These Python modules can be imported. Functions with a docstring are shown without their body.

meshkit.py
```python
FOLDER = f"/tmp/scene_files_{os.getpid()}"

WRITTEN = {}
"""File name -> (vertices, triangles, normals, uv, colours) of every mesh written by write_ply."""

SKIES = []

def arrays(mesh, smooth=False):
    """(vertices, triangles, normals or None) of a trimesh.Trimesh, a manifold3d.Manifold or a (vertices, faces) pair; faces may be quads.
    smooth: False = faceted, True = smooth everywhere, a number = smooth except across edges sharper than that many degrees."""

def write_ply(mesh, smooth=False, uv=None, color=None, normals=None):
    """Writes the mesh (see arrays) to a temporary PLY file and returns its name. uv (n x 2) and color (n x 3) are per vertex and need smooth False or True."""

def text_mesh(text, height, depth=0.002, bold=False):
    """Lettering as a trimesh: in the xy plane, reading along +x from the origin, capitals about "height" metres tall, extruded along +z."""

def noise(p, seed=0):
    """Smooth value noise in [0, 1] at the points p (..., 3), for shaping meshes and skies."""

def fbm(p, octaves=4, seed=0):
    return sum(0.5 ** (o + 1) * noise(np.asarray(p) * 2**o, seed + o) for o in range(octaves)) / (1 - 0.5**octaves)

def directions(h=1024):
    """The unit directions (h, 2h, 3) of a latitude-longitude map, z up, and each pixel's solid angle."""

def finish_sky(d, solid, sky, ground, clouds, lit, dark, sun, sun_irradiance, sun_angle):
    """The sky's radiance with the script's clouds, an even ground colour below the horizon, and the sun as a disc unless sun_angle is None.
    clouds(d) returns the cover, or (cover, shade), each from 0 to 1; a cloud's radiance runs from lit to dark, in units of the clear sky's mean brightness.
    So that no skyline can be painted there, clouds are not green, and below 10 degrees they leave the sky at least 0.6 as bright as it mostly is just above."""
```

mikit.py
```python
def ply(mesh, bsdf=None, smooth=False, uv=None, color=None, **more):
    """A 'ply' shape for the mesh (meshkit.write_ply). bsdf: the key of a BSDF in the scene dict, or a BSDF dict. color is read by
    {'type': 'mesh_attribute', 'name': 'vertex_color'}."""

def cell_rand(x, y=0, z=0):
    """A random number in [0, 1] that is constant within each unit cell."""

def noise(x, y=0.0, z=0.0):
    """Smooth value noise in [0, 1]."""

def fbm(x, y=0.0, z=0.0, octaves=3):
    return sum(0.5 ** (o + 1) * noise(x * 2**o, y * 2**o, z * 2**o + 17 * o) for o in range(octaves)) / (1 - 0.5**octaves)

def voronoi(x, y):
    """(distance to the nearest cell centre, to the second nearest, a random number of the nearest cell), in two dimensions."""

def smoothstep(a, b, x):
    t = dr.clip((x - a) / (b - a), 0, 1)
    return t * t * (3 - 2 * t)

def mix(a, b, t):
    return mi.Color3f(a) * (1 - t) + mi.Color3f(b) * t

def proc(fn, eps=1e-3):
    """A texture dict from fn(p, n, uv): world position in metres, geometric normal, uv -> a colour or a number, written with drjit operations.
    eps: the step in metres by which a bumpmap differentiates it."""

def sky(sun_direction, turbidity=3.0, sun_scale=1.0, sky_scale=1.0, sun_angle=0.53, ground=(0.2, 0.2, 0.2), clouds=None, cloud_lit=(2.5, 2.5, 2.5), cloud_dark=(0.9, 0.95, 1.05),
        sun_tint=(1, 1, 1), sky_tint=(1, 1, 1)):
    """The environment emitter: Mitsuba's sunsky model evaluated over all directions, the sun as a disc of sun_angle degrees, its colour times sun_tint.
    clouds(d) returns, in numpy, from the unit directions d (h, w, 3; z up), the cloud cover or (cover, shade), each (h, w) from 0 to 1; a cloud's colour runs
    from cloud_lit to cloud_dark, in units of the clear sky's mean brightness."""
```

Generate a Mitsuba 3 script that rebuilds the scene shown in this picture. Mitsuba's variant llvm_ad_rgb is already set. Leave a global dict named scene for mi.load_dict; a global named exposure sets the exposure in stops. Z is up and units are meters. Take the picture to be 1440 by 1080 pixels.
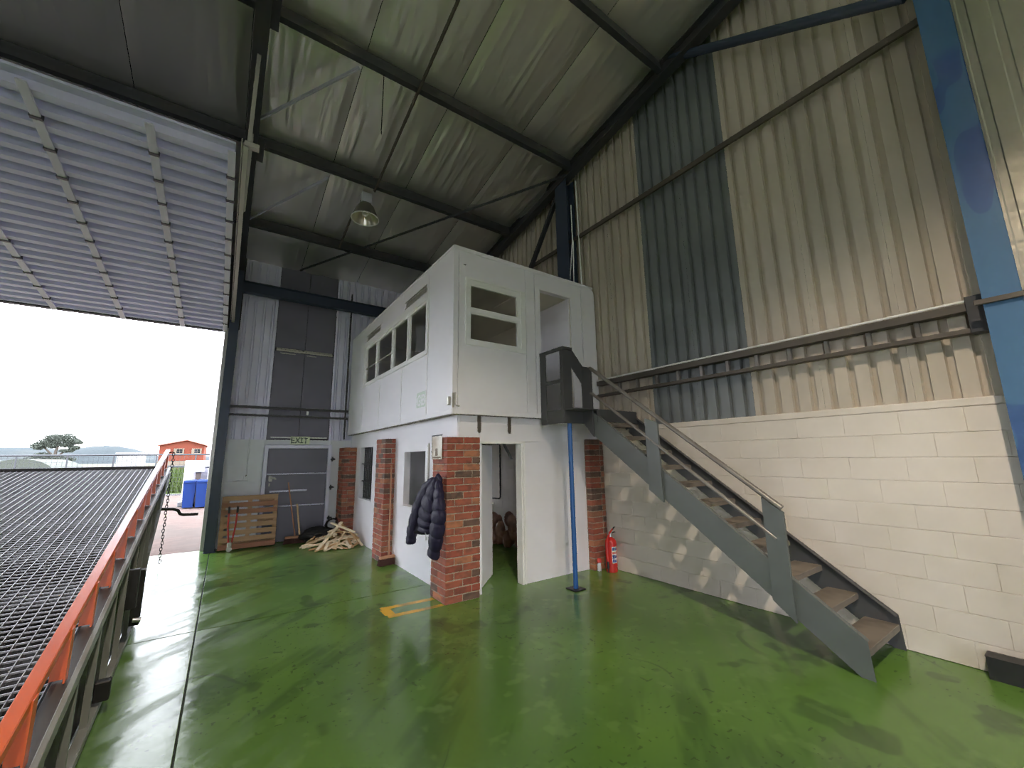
import math, random, zlib
import numpy as np, trimesh, drjit as dr, mitsuba as mi, mikit, meshkit
from mikit import noise, fbm, voronoi, cell_rand, smoothstep, mix
from shapely.geometry import Polygon
T = mi.ScalarTransform4f
scene, labels = {}, {}
rng = np.random.default_rng(7); random.seed(7)

# ------------------------------------------------------------------ camera, sky, lamps, exposure
exposure = 4.85
EYE = 1.65
yaw, pitch, roll = 0.60934, 0.17822, -0.014293
fwd = np.array([math.sin(yaw)*math.cos(pitch), math.cos(yaw)*math.cos(pitch), math.sin(pitch)])
rgt = np.array([math.cos(yaw), -math.sin(yaw), 0.0]); upv = np.cross(rgt, fwd)
upv = -math.sin(roll)*rgt + math.cos(roll)*upv
scene['camera'] = {'type': 'perspective', 'fov': math.degrees(2*math.atan(720/570.7)), 'fov_axis': 'x', 'near_clip': 0.02, 'far_clip': 6000.0,
                   'to_world': T().look_at(origin=[0, 0, EYE], target=[float(fwd[0]), float(fwd[1]), float(EYE+fwd[2])], up=[float(v) for v in upv])}
SKY = 1.0
def overcast(d):
    return np.ones(d.shape[:2]), np.clip(0.15 + 0.9*meshkit.fbm(d*np.array([2.2, 2.2, 6.0]), 4, 3) - 0.25, 0, 1)
scene['sky'] = mikit.sky((0.2, -0.6, 0.7), sun_scale=0.0, sky_scale=SKY, clouds=overcast, cloud_lit=(2.5, 2.6, 2.8), cloud_dark=(1.98, 2.08, 2.3), ground=(0.25, 0.25, 0.24))
LAMP_LIT = (390.0, 325.0, 250.0)          # radiance of the discharge lamps that are on

# ------------------------------------------------------------------ helpers
def numbered(name):
    if name not in used:
        used.add(name); return name
    k = 1
    while f'{name}_{k:03d}' in used: k += 1
    used.add(f'{name}_{k:03d}'); return f'{name}_{k:03d}'
used = set()
def thing(name, label, cat, group=None):
    key = numbered(name); labels[key] = {'label': label, 'category': cat}
    if group: labels[key]['group'] = group
    return key
def struct(name):
    key = numbered(name); labels[key] = {'kind': 'structure'}; return key
def put(key, mesh, mat, smooth=False, **more):
    scene[key] = mikit.ply(mesh, mat, smooth=smooth, **more); return key
def part(parent, name, mesh, mat, smooth=False, label=None, kind=None):
    key = numbered(parent + '__' + name)
    put(key, mesh, mat, smooth)
    if label or kind: labels[key] = {k: v for k, v in (('label', label), ('kind', kind)) if v}
    return key
def cat(ms): return trimesh.util.concatenate([m for m in ms if m is not None])
def M(v, f): return trimesh.Trimesh(np.asarray(v, float), np.asarray(f), process=False)
_c = []
for ax in range(3):
    for s in np.ndindex(2, 2, 2):
        _c.append([(1 if i == ax else 0, s[i]) for i in range(3)])
def _cv(h, c):
    return np.array([[(1 if s else -1)*(h[i] - (0 if e else c)) for i, (e, s) in enumerate(p)] for p in _c])
_hull = trimesh.convex.convex_hull(trimesh.Trimesh(_cv([1, 1, 1], .2), [[0, 1, 2]], process=False).vertices)
_map = [int(np.argmin(np.linalg.norm(_cv([1, 1, 1], .2) - v, axis=1))) for v in _hull.vertices]
CF = np.array(_map)[_hull.faces]
BF = np.array([[0, 1, 3], [0, 3, 2], [4, 6, 7], [4, 7, 5], [0, 4, 5], [0, 5, 1], [2, 3, 7], [2, 7, 6], [0, 2, 6], [0, 6, 4], [1, 5, 7], [1, 7, 3]])
BV = np.array([[x, y, z] for x in (-1, 1) for y in (-1, 1) for z in (-1, 1)], float)
def box(x0, x1, y0, y1, z0, z1, c=0.0):
    h = np.array([abs(x1-x0), abs(y1-y0), abs(z1-z0)])/2; m = np.array([x0+x1, y0+y1, z0+z1])/2
    c = min(c, h.min()*.8)
    return M(_cv(h, c) + m, CF) if c > 0 else M(BV*h + m, BF)
def frame(d, up=(0, 0, 1)):
    d = np.asarray(d, float); d = d/np.linalg.norm(d)
    r = np.cross(d, up)
    if np.linalg.norm(r) < 1e-6: r = np.cross(d, (0, 1, 0) if abs(d[1]) < .9 else (1, 0, 0))
    r /= np.linalg.norm(r); u = np.cross(r, d)
    return r, u, d
def beam(p0, p1, w, h, up=(0, 0, 1), c=0.0, off=(0, 0)):
    """box from p0 to p1, w across, h along up; off shifts it (across, up)"""
    p0, p1 = np.asarray(p0, float), np.asarray(p1, float)
    r, u, d = frame(p1-p0, up); L = np.linalg.norm(p1-p0)
    b = box(-w/2+off[0], w/2+off[0], -h/2+off[1], h/2+off[1], 0, L, c)
    b.vertices = p0 + b.vertices @ np.array([r, u, d]); return b
def ibeam(p0, p1, w, d, up=(0, 0, 1), t=0.012):
    return cat([beam(p0, p1, w, t, up, off=(0, d/2-t/2)), beam(p0, p1, w, t, up, off=(0, -d/2+t/2)), beam(p0, p1, t*.8, d-2*t, up)])
def cbeam(p0, p1, w, d, up=(0, 0, 1), t=0.006, side=1):
    return cat([beam(p0, p1, w, t, up, off=(0, d/2-t/2)), beam(p0, p1, w, t, up, off=(0, -d/2+t/2)), beam(p0, p1, t, d, up, off=(side*(w/2-t/2), 0))])
def angle(p0, p1, w, up=(0, 0, 1), t=0.006):
    return cat([beam(p0, p1, w, t, up, off=(0, w/2)), beam(p0, p1, t, w, up, off=(w/2, 0))])
def tube(pts, r, n=8, cap=True):
    p = np.asarray(pts, float); r = np.broadcast_to(r, (len(p),))
    t = np.gradient(p, axis=0); t /= np.linalg.norm(t, axis=1, keepdims=True)+1e-12
    a = np.zeros_like(p); ref = np.array([0, 0, 1.0]) if abs(t[0][2]) < .9 else np.array([1.0, 0, 0])
    prev = np.cross(t[0], ref); prev /= np.linalg.norm(prev)
    for i in range(len(p)):
        prev = prev - t[i]*(prev @ t[i]); prev /= np.linalg.norm(prev)+1e-12; a[i] = prev
    b = np.cross(t, a); ang = np.arange(n)*2*np.pi/n
    v = (p[:, None] + r[:, None, None]*(np.cos(ang)[None, :, None]*a[:, None] + np.sin(ang)[None, :, None]*b[:, None])).reshape(-1, 3)
    f = []
    for i in range(len(p)-1):
        for j in range(n):
            q = [i*n+j, i*n+(j+1) % n, (i+1)*n+(j+1) % n, (i+1)*n+j]; f += [[q[0], q[1], q[2]], [q[0], q[2], q[3]]]
    if cap:
        v = np.vstack([v, p[0], p[-1]]); k = len(v)
        for j in range(n):
            f += [[k-2, (j+1) % n, j], [k-1, (len(p)-1)*n+j, (len(p)-1)*n+(j+1) % n]]
    return M(v, f)
def lathe(prof, c, n=24, axis=(0, 0, 1)):
    prof = np.asarray(prof, float); ang = np.arange(n)*2*np.pi/n
    v = np.stack([prof[:, None, 0]*np.cos(ang), prof[:, None, 0]*np.sin(ang), np.broadcast_to(prof[:, None, 1], (len(prof), n))], -1).reshape(-1, 3)
    f = []
    for i in range(len(prof)-1):
        for j in range(n):
            q = [i*n+j, i*n+(j+1) % n, (i+1)*n+(j+1) % n, (i+1)*n+j]; f += [[q[0], q[1], q[2]], [q[0], q[2], q[3]]]
    if tuple(axis) != (0, 0, 1):
        r, u, d = frame(axis); v = v @ np.array([r, u, d])
    return M(v + np.asarray(c, float), f)
def prism(pts, a, b, axis):
    """polygon of 2D points extruded between a and b along axis (0: pts are y,z; 1: x,z; 2: x,y)"""
    m = trimesh.creation.extrude_polygon(Polygon(pts), b-a, engine='earcut'); v = m.vertices.copy()
    o = {0: [v[:, 2]+a, v[:, 0], v[:, 1]], 1: [v[:, 0], v[:, 2]+a, v[:, 1]], 2: [v[:, 0], v[:, 1], v[:, 2]+a]}[axis]
    m2 = M(np.stack(o, 1), m.faces.copy())
    if axis == 1: m2.faces = m2.faces[:, ::-1]
    return m2
def rotz(m, a, c=(0, 0)):
    v = m.vertices - np.array([c[0], c[1], 0]); s, k = math.sin(a), math.cos(a)
    m.vertices = np.stack([k*v[:, 0]-s*v[:, 1]+c[0], s*v[:, 0]+k*v[:, 1]+c[1], v[:, 2]], 1); return m
def holed(u0, u1, v0, v1, holes):
    """rectangles that tile u0..u1 x v0..v1 without the holes [(a,b,c,d)]"""
    us = sorted({u0, u1, *[h[0] for h in holes], *[h[1] for h in holes]}); vs = sorted({v0, v1, *[h[2] for h in holes], *[h[3] for h in holes]})
    us = [u for u in us if u0 <= u <= u1]; vs = [v for v in vs if v0 <= v <= v1]; out = []
    for a, b in zip(us, us[1:]):
        run = None
        for c, d in zip(vs, vs[1:]):
            if any(h[0] <= a and b <= h[1] and h[2] <= c and d <= h[3] for h in holes):
                if run: out.append((a, b, *run)); run = None
            else: run = (run[0], d) if run else (c, d)
        if run: out.append((a, b, *run))
    return out

# ------------------------------------------------------------------ materials
def bsdf(key, color, rough=0.5, metal=0.0, spec=0.5, bump=None, bscale=1.0, **kw):
    c = mikit.proc(color) if callable(color) else {'type': 'rgb', 'value': list(color)}
    r = mikit.proc(rough) if callable(rough) else rough
    b = {'type': 'principled', 'base_color': c, 'roughness': r, 'metallic': metal, 'specular': spec, **kw}
    if bump is not None: b = {'type': 'bumpmap', 'arbitrary': mikit.proc(bump, 2e-3), 'scale': bscale, 'bsdf': b}
    scene[key] = {'type': 'twosided', 'bsdf': b}
def speck(base, dark, f=3.0, amt=0.5):
    return lambda p, n, uv: mix(base, dark, amt*smoothstep(.35, .75, fbm(p.x*f, p.y*f, p.z*f, 3)))
def floor_col(p, n, uv):
    a = p.x*0.75 + p.y*0.66; b = -p.x*0.66 + p.y*0.75
    broad = fbm(p.x*.55+3, p.y*.55, 0, 3)
    streak = fbm(a*1.1, b*5.5, 2, 4)
    fine = fbm(p.x*9, p.y*9, 5, 3)
    g = mix((.088, .178, .034), (.060, .128, .026), smoothstep(.35, .65, broad))
    g = mix(g, (.022, .055, .014), .5*smoothstep(.52, .75, streak)*smoothstep(.3, .6, fbm(p.x*1.3, p.y*1.3, 9, 2)))
    spots = smoothstep(.71, .79, fbm(p.x*3.1, p.y*3.1+7, 3, 3))
    g = mix(g, (.02, .035, .015), .45*spots)
    g = mix(g, (.12, .21, .06), .35*smoothstep(.6, .8, fine))
    g = mix(g, (.02, .03, .015), .5*smoothstep(.86, .93, noise(p.x*36, p.y*36, 4))*smoothstep(.45, .65, noise(p.x*1.1, p.y*1.1, 8)))
    g = mix(g, (.02, .03, .015), .4*smoothstep(.010, .003, dr.abs(noise(a*.9, b*1.6, 6)-.5))*smoothstep(.6, .7, noise(p.x*.9+5, p.y*.9, 2)))
    return g
def floor_rough(p, n, uv):
    a = p.x*0.75 + p.y*0.66; b = -p.x*0.66 + p.y*0.75
    return mi.Float(.14 + .20*smoothstep(.48, .75, fbm(a*1.4, b*6, 1, 4)) + .06*fbm(p.x*7, p.y*7, 2, 2))
def floor_bump(p, n, uv):
    a = p.x*0.8 + p.y*0.6; b = -p.x*0.6 + p.y*0.8
    return mi.Float(.0022*fbm(a*2.0, b*7, 0, 3) + .0006*fbm(p.x*22, p.y*22, 0, 2))
bsdf('m_floor', floor_col, floor_rough, spec=.5, bump=floor_bump)
bsdf('m_floor_base', (.02, .03, .02), .8)
bsdf('m_yellow', speck((.62, .36, .02), (.20, .17, .05), 6, .8), .35)
bsdf('m_block', speck((.655, .60, .545), (.53, .48, .43), 2.2, .35), .6, bump=lambda p, n, uv: mi.Float(.004*fbm(p.x*14, p.y*14, p.z*14, 3)))
bsdf('m_mortar', (.62, .59, .55), .8)
bsdf('m_plaster', speck((.66, .68, .71), (.55, .57, .60), 2.0, .3), .6)
def sheet_col(p, n, uv):
    s = fbm(p.x*2, p.y*2.2, p.z*.35, 3)
    return mix((.52, .46, .39), (.38, .34, .29), .7*smoothstep(.3, .75, s))
bsdf('m_sheet', sheet_col, .5, spec=.4)
bsdf('m_sheet_dark', speck((.17, .185, .195), (.11, .12, .13), 1.5, .5), .38, spec=.5)
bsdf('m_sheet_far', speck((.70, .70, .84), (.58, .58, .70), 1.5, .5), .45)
bsdf('m_panel_dark', speck((.15, .145, .185), (.11, .11, .14), 1.2, .6), .45)
def foil_bump(p, n, uv):
    return mi.Float(.005*fbm(p.x*7, p.y*.9, 3, 3) + .0010*fbm(p.x*30, p.y*12, 1, 3) + .003*smoothstep(8.2, 9.2, p.y)*fbm(p.x*30, p.y*30, 5, 2))
bsdf('m_foil', speck((.86, .83, .78), (.68, .66, .62), .8, .8), .40, metal=.9, bump=foil_bump)
bsdf('m_foil_wall', speck((.62, .58, .50), (.45, .42, .36), 1.2, .6), .38, metal=.75, bump=lambda p, n, uv: mi.Float(.006*fbm(p.y*7, p.z*26, 1, 3)))
def blue_col(p, n, uv):
    patch = smoothstep(.50, .53, fbm(p.y*4+2, p.z*2.1, p.x*4, 2))*smoothstep(.3, .34, noise(p.z*1.3, 4, 2))
    return mix((.055, .135, .26), (.035, .085, .235), patch)
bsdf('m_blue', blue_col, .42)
bsdf('m_steel_dark', speck((.030, .033, .042), (.05, .04, .035), 3, .5), .5)
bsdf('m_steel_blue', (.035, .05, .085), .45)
bsdf('m_girt', speck((.085, .07, .06), (.05, .042, .038), 3, .6), .5)
bsdf('m_shed', (.30, .30, .30), .7)
bsdf('m_white', speck((.80, .785, .84), (.74, .725, .77), 1.6, .5), .45)
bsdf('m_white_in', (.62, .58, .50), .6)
bsdf('m_white_frame', (.80, .80, .80), .35)
bsdf('m_rubber', (.015, .015, .017), .55)
bsdf('m_glass_dark', (.02, .024, .028), .04, spec=.6)
scene['m_glass'] = {'type': 'thindielectric', 'int_ior': 1.5}
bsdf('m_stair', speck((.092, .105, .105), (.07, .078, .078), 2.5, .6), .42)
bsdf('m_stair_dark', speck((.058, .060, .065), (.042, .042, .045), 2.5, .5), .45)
bsdf('m_tread', speck((.17, .145, .125), (.10, .085, .075), 6, .8), .6)
bsdf('m_rail', speck((.20, .19, .18), (.14, .12, .11), 5, .6), .35, metal=.4)
bsdf('m_pole_blue', (.02, .095, .32), .32)
for k, (a, b) in enumerate([((.34, .10, .062), (.22, .08, .055)), ((.30, .075, .048), (.18, .06, .045)), ((.15, .085, .065), (.085, .06, .05)), ((.40, .16, .085), (.24, .11, .07))]):
    bsdf(f'm_brick_{k}', speck(a, b, 14, .9), .75, bump=lambda p, n, uv: mi.Float(.003*fbm(p.x*60, p.y*60, p.z*60, 3)))
bsdf('m_brick_mortar', speck((.36, .29, .23), (.25, .2, .17), 20, .8), .9)
bsdf('m_black', (.012, .012, .014), .45)
bsdf('m_red', (.50, .02, .018), .25, clearcoat=.6)
bsdf('m_label_white', (.75, .75, .74), .5)
bsdf('m_label_blue', (.03, .04, .22), .5)
bsdf('m_label_red', (.55, .06, .05), .5)
bsdf('m_metal', (.55, .55, .54), .3, metal=1.0)
bsdf('m_jacket', (.015, .013, .036), .5, spec=.2, sheen=.05, bump=lambda p, n, uv: mi.Float(.002*fbm(p.x*40, p.y*40, p.z*40, 2)))
bsdf('m_jacket_lining', (.008, .008, .012), .7)
def wood_col(base, dark):
    return lambda p, n, uv: mix(base, dark, .7*fbm(p.x*4+p.z*9, p.y*4+p.z*22, p.z*60, 3))
bsdf('m_pallet', wood_col((.56, .36, .21), (.30, .17, .10)), .7)
bsdf('m_pallet_red', wood_col((.42, .20, .12), (.24, .11, .07)), .7)
bsdf('m_stick', (.74, .56, .33), .65); bsdf('m_stick_pale', (.82, .70, .50), .65); bsdf('m_stick_dark', (.50, .31, .15), .7)
bsdf('m_broom_wood', (.42, .21, .12), .5)
bsdf('m_bristle', (.06, .025, .02), .9)
bsdf('m_door_panel', speck((.58, .58, .78), (.50, .50, .68), 1.4, .6), .40)
bsdf('m_stile', (.56, .56, .66), .4)
bsdf('m_galv', (.45, .44, .40), .4, metal=.6)
bsdf('m_orange', speck((.62, .115, .03), (.50, .09, .03), 3, .5), .28, clearcoat=.5)
bsdf('m_grate', (.30, .30, .32), .38, metal=.7)
bsdf('m_ramp', speck((.24, .26, .26), (.17, .165, .16), 3, .6), .36, metal=.2)
bsdf('m_ramp_dark', (.045, .042, .043), .5)
bsdf('m_exit', (.66, .72, .52), .4)
bsdf('m_text', (.03, .05, .035), .5)
bsdf('m_faded', (.58, .66, .61), .5)
bsdf('m_lamp_shade', (.25, .24, .22), .35, metal=.7)
bsdf('m_lamp_in', (.72, .68, .60), .2, metal=.8)
bsdf('m_bulb', (.80, .78, .75), .3)
bsdf('m_ballast', (.62, .64, .70), .45)
bsdf('m_bag', speck((.42, .23, .17), (.24, .12, .09), 9, .8), .25, clearcoat=.5)
bsdf('m_paving', lambda p, n, uv: mix(mix((.155, .115, .102), (.125, .092, .082), cell_rand(p.x*4.6+.5*dr.floor(p.y*9), p.y*9)), (.11, .098, .088), .6*smoothstep(.4, .7, fbm(p.x*.7, p.y*.7, 0, 3))), .9, spec=.1)
bsdf('m_ground', lambda p, n, uv: mix((.08, .085, .05), (.095, .09, .07), smoothstep(.35, .65, fbm(p.x*.05, p.y*.05, 0, 3))), .9)
bsdf('m_road', (.24, .24, .25), .8)
bsdf('m_grass', lambda p, n, uv: mix((.045, .085, .016), (.09, .12, .03), fbm(p.x*3, p.y*3, p.z*3, 3)), .8)
bsdf('m_hill', lambda p, n, uv: mix((.034, .045, .05), (.052, .06, .06), smoothstep(.4, .65, fbm(p.x*.012, p.y*.004, p.z*.05, 4))), .95)  # blue-grey put into the base colour in place of distance haze
bsdf('m_leaf', lambda p, n, uv: mix((.075, .09, .072), (.105, .12, .10), fbm(p.x*.8, p.y*.8, p.z*.8, 3)), .8)  # leaf colour lightened and greyed to stand in for haze
bsdf('m_bark', (.12, .10, .085), .9)
bsdf('m_house', speck((.19, .042, .020), (.16, .038, .02), .8, .5), .8)
bsdf('m_house_trim', (.20, .16, .12), .7)
bsdf('m_house_roof', (.40, .15, .11), .6)
bsdf('m_bin', (.010, .045, .22), .35)
bsdf('m_fence', (.085, .09, .10), .5, metal=.3)
bsdf('m_tunnel', (.075, .085, .07), .7)
bsdf('m_poster', speck((.72, .69, .62), (.52, .42, .33), 7, .8), .12, spec=.7)

# ------------------------------------------------------------------ the building shell
XR, YF = 4.90, 10.0                    # inner faces of the gable wall (right) and of the wall with the sectional door
XL, YB = -15.2, -10.0
PITCH = math.tan(math.radians(10)); EAVE = 6.0
def roof(y): return EAVE + PITCH*(YF-abs(y))
# floor: slabs with sawn joints
fl = struct('floor')
put(fl, box(XL, XR+.3, YB, YF+.02, -.30, -.012), 'm_floor_base')
xs = [XL, -10.1, -5.1, -.09, XR+.02]; ys = [YB, -5.0, -.0, 5.40, YF]
for i in range(4):
    for j in range(4):
        part(fl, 'slab', box(xs[i]+.006, xs[i+1]-.006, ys[j]+.006, ys[j+1]-.006, -.012, 0, .002), 'm_floor')
def flat(pts, z0, z1): return prism(pts, z0, z1, 2)
part(fl, 'yellow_line', flat([(1.57, 4.83), (2.19, 4.80), (2.19, 4.88), (1.57, 4.915)], 0, .0015), 'm_yellow', label='worn yellow painted line on the green floor')
part(fl, 'yellow_line', flat([(1.56, 4.56), (2.19, 4.54), (2.19, 4.61), (1.57, 4.645)], 0, .0015), 'm_yellow', label='worn yellow painted line on the green floor')
part(fl, 'yellow_line', flat([(1.55, 4.645), (1.66, 4.645), (1.66, 4.83), (1.55, 4.83)], 0, .0015), 'm_yellow', label='worn yellow painted line on the green floor')

def ibr(w, z0, ztop, pitch=.166, depth=.036, prof=((.050, 0), (.058, 1), (.102, 1), (.112, 0))):
    """ribbed sheet in (along, out, z): pans at out=0, ribs at out=depth; ztop(along)"""
    n = int(round(w/pitch)); u, d = [0.0], [0.0]
    for k in range(n):
        for a, b in prof:
            u.append(k*pitch+a*pitch/.166); d.append(b*depth)
    u.append(w); d.append(0.0)
    u, d = np.array(u), np.array(d); zt = np.array([ztop(x) for x in u])
    v = np.vstack([np.stack([u, d, np.full(len(u), z0)], 1), np.stack([u, d, zt], 1)]); m = len(u)
    f = []
    for i in range(m-1): f += [[i, i+1, m+i+1], [i, m+i+1, m+i]]
    return v, f
# ---- right (gable) wall: painted blocks below, ribbed sheets above
wr = struct('wall_right')
put(wr, box(XR-.004, XR+.20, YB, YF, -.1, 2.06), 'm_mortar')
BLK_D = .022
for c in range(10):
    off = 0.0 if c % 2 else .2
    for k in range(-5, 25):
        y0 = -.2 + k*.4 + off; y1 = y0 + .4
        if y0 > 9.5: continue
        z0 = .003 if c == 0 else c*.2; z1 = c*.2 + .2
        e = rng.uniform(0, .003)
        jv = .0003; jh = rng.uniform(.0006, .0022)
        part(wr, 'block', box(XR-BLK_D-e, XR, y0+jv, y1-jv, z0+jh*.5, z1-jh*.5, .0022), 'm_block')
part(wr, 'coping', box(XR-.022, XR+.06, YB, YF-.1, 2.003, 2.07, .006), 'm_block')
edges = [-1.12+.664*k - .0 for k in range(18)]
edges = [2.2 + .664*k for k in range(-5, 12)]
XS = XR + .012
for y0 in edges:
    if y0 > YF: continue
    dark = 2.19 < y0 < 3.4
    w = min(.664, YF - y0)
    if w < .1: continue
    foil = y0 < .15
    mat = 'm_sheet_dark' if dark else 'm_foil_wall' if foil else 'm_sheet'
    for lo, hi, dx in ((2.06, 2.72, 0.0), (2.66, None, .006)):
        v, f = ibr(w-.001, lo, (lambda a: hi) if hi else (lambda a: roof(y0+a)+.02), depth=.044 if not foil else .004)
        part(wr, 'sheet', M(np.stack([XS + v[:, 1] + dx, y0 + v[:, 0], v[:, 2]], 1), f), mat,
             label='dark grey translucent ribbed sheet' if dark else 'crinkled silver foil lining' if foil else None)
part(wr, 'rear_cladding', prism([(YB, 2.06), (2.2-5*.664, 2.06), (2.2-5*.664, roof(2.2-5*.664)), (0, roof(0)), (YB, EAVE)], XR+.02, XR+.05, 0), 'm_sheet')
part(wr, 'outer_lining', prism([(YB, 1.9), (YF, 1.9), (YF, EAVE+.05), (0, roof(0)+.05), (YB, EAVE+.05)], XR+.09, XR+.12, 0), 'm_steel_dark')
# ---- far wall with the sectional door opening and the exit door
wf = struct('wall_far')
OPX0, OPX1, OPZ = -5.2, -.19, 4.37
put(wf, cat([box(-.19, .64, YF-.05, YF+.18, -.1, 2.08), box(.64, 1.94, YF+.04, YF+.10, -.1, 2.0), *[box(a, b, YF-.05, YF+.18, c, d) for a, b, c, d in holed(1.94, XR, -.1, 2.08, [(2.95, 3.56, .8, 1.95)])], box(.64, 1.94, YF-.02, YF+.18, 1.98, 2.08)]), 'm_plaster')
w3 = struct('window_1')  # unseen window, added to bring daylight into the ground floor office
put(w3, cat([box(a, b, YF+.0, YF+.05, c, d) for a, b, c, d in holed(3.0, 4.6, .8, 1.95, [(3.0, 3.51, .85, 1.90)])]), 'm_white_frame')
part(w3, 'pane', box(3.0, 3.51, YF+.02, YF+.025, .85, 1.90), 'm_glass')
part(wf, 'door_lintel', box(OPX0-.2, .0, YF-.02, YF+.18, OPZ, 6.3), 'm_steel_dark')
part(wf, 'neighbour_bay', cat([box(a, b, YF-.02, YF+.18, c, d) for a, b, c, d in holed(XL, OPX0, -.1, 6.3, [(-14.6, -5.9, -.1, 4.5)])]), 'm_sheet_far')  # unseen door opening in this bay, added for more cool daylight
part(wf, 'outer_lining', box(-.19, XR+.1, YF+.15, YF+.2, 1.9, 6.1), 'm_steel_dark')
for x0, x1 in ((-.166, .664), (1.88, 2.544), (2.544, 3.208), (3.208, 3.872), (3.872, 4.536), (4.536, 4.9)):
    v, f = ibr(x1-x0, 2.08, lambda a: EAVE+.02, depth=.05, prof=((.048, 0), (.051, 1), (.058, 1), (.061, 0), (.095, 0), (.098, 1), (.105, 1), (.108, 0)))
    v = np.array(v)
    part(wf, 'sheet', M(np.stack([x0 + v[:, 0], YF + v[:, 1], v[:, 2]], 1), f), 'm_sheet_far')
for z0, z1 in ((2.10, 4.015), (4.095, 6.0)):
    part(wf, 'dark_panel', cat([box(.672, 1.262, YF+.0, YF+.03, z0, z1, .003), box(1.268, 1.87, YF+.0, YF+.03, z0, z1, .003)]), 'm_panel_dark', label='dark flat cladding panel above the exit door')
part(wf, 'joint_strip', cat([box(.70, 1.20, YF-.03, YF, 4.065, 4.085, .003), box(1.24, 1.84, YF-.03, YF, 4.065, 4.085, .003), box(.70, 1.85, YF-.012, YF, 4.02, 4.06, .003),
     box(.78, 1.08, YF-.02, YF, 3.965, 3.985), box(1.3, 1.5, YF-.02, YF, 3.965, 3.98)]), 'm_galv', label='damaged metal joint strip')
# ---- hidden walls close the hall; unseen rear opening sized and left one added for more daylight
wn = struct('wall_near')
put(wn, cat([box(a, b, YB-.1, YB, c, d) for a, b, c, d in holed(XL, XR+.1, -.1, 6.1, [(-5.0, .2, -.1, 3.9)])]), 'm_sheet')
wl = struct('wall_left')
put(wl, cat([prism([(YB, 4.6), (YF, 4.6), (YF, EAVE), (0, roof(0)), (YB, EAVE)], XL-.1, XL, 0)] + [box(XL-.1, XL, a, b, -.1, 4.6) for a, b in ((YB, -7), (-3, YF))]), 'm_sheet')

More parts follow.
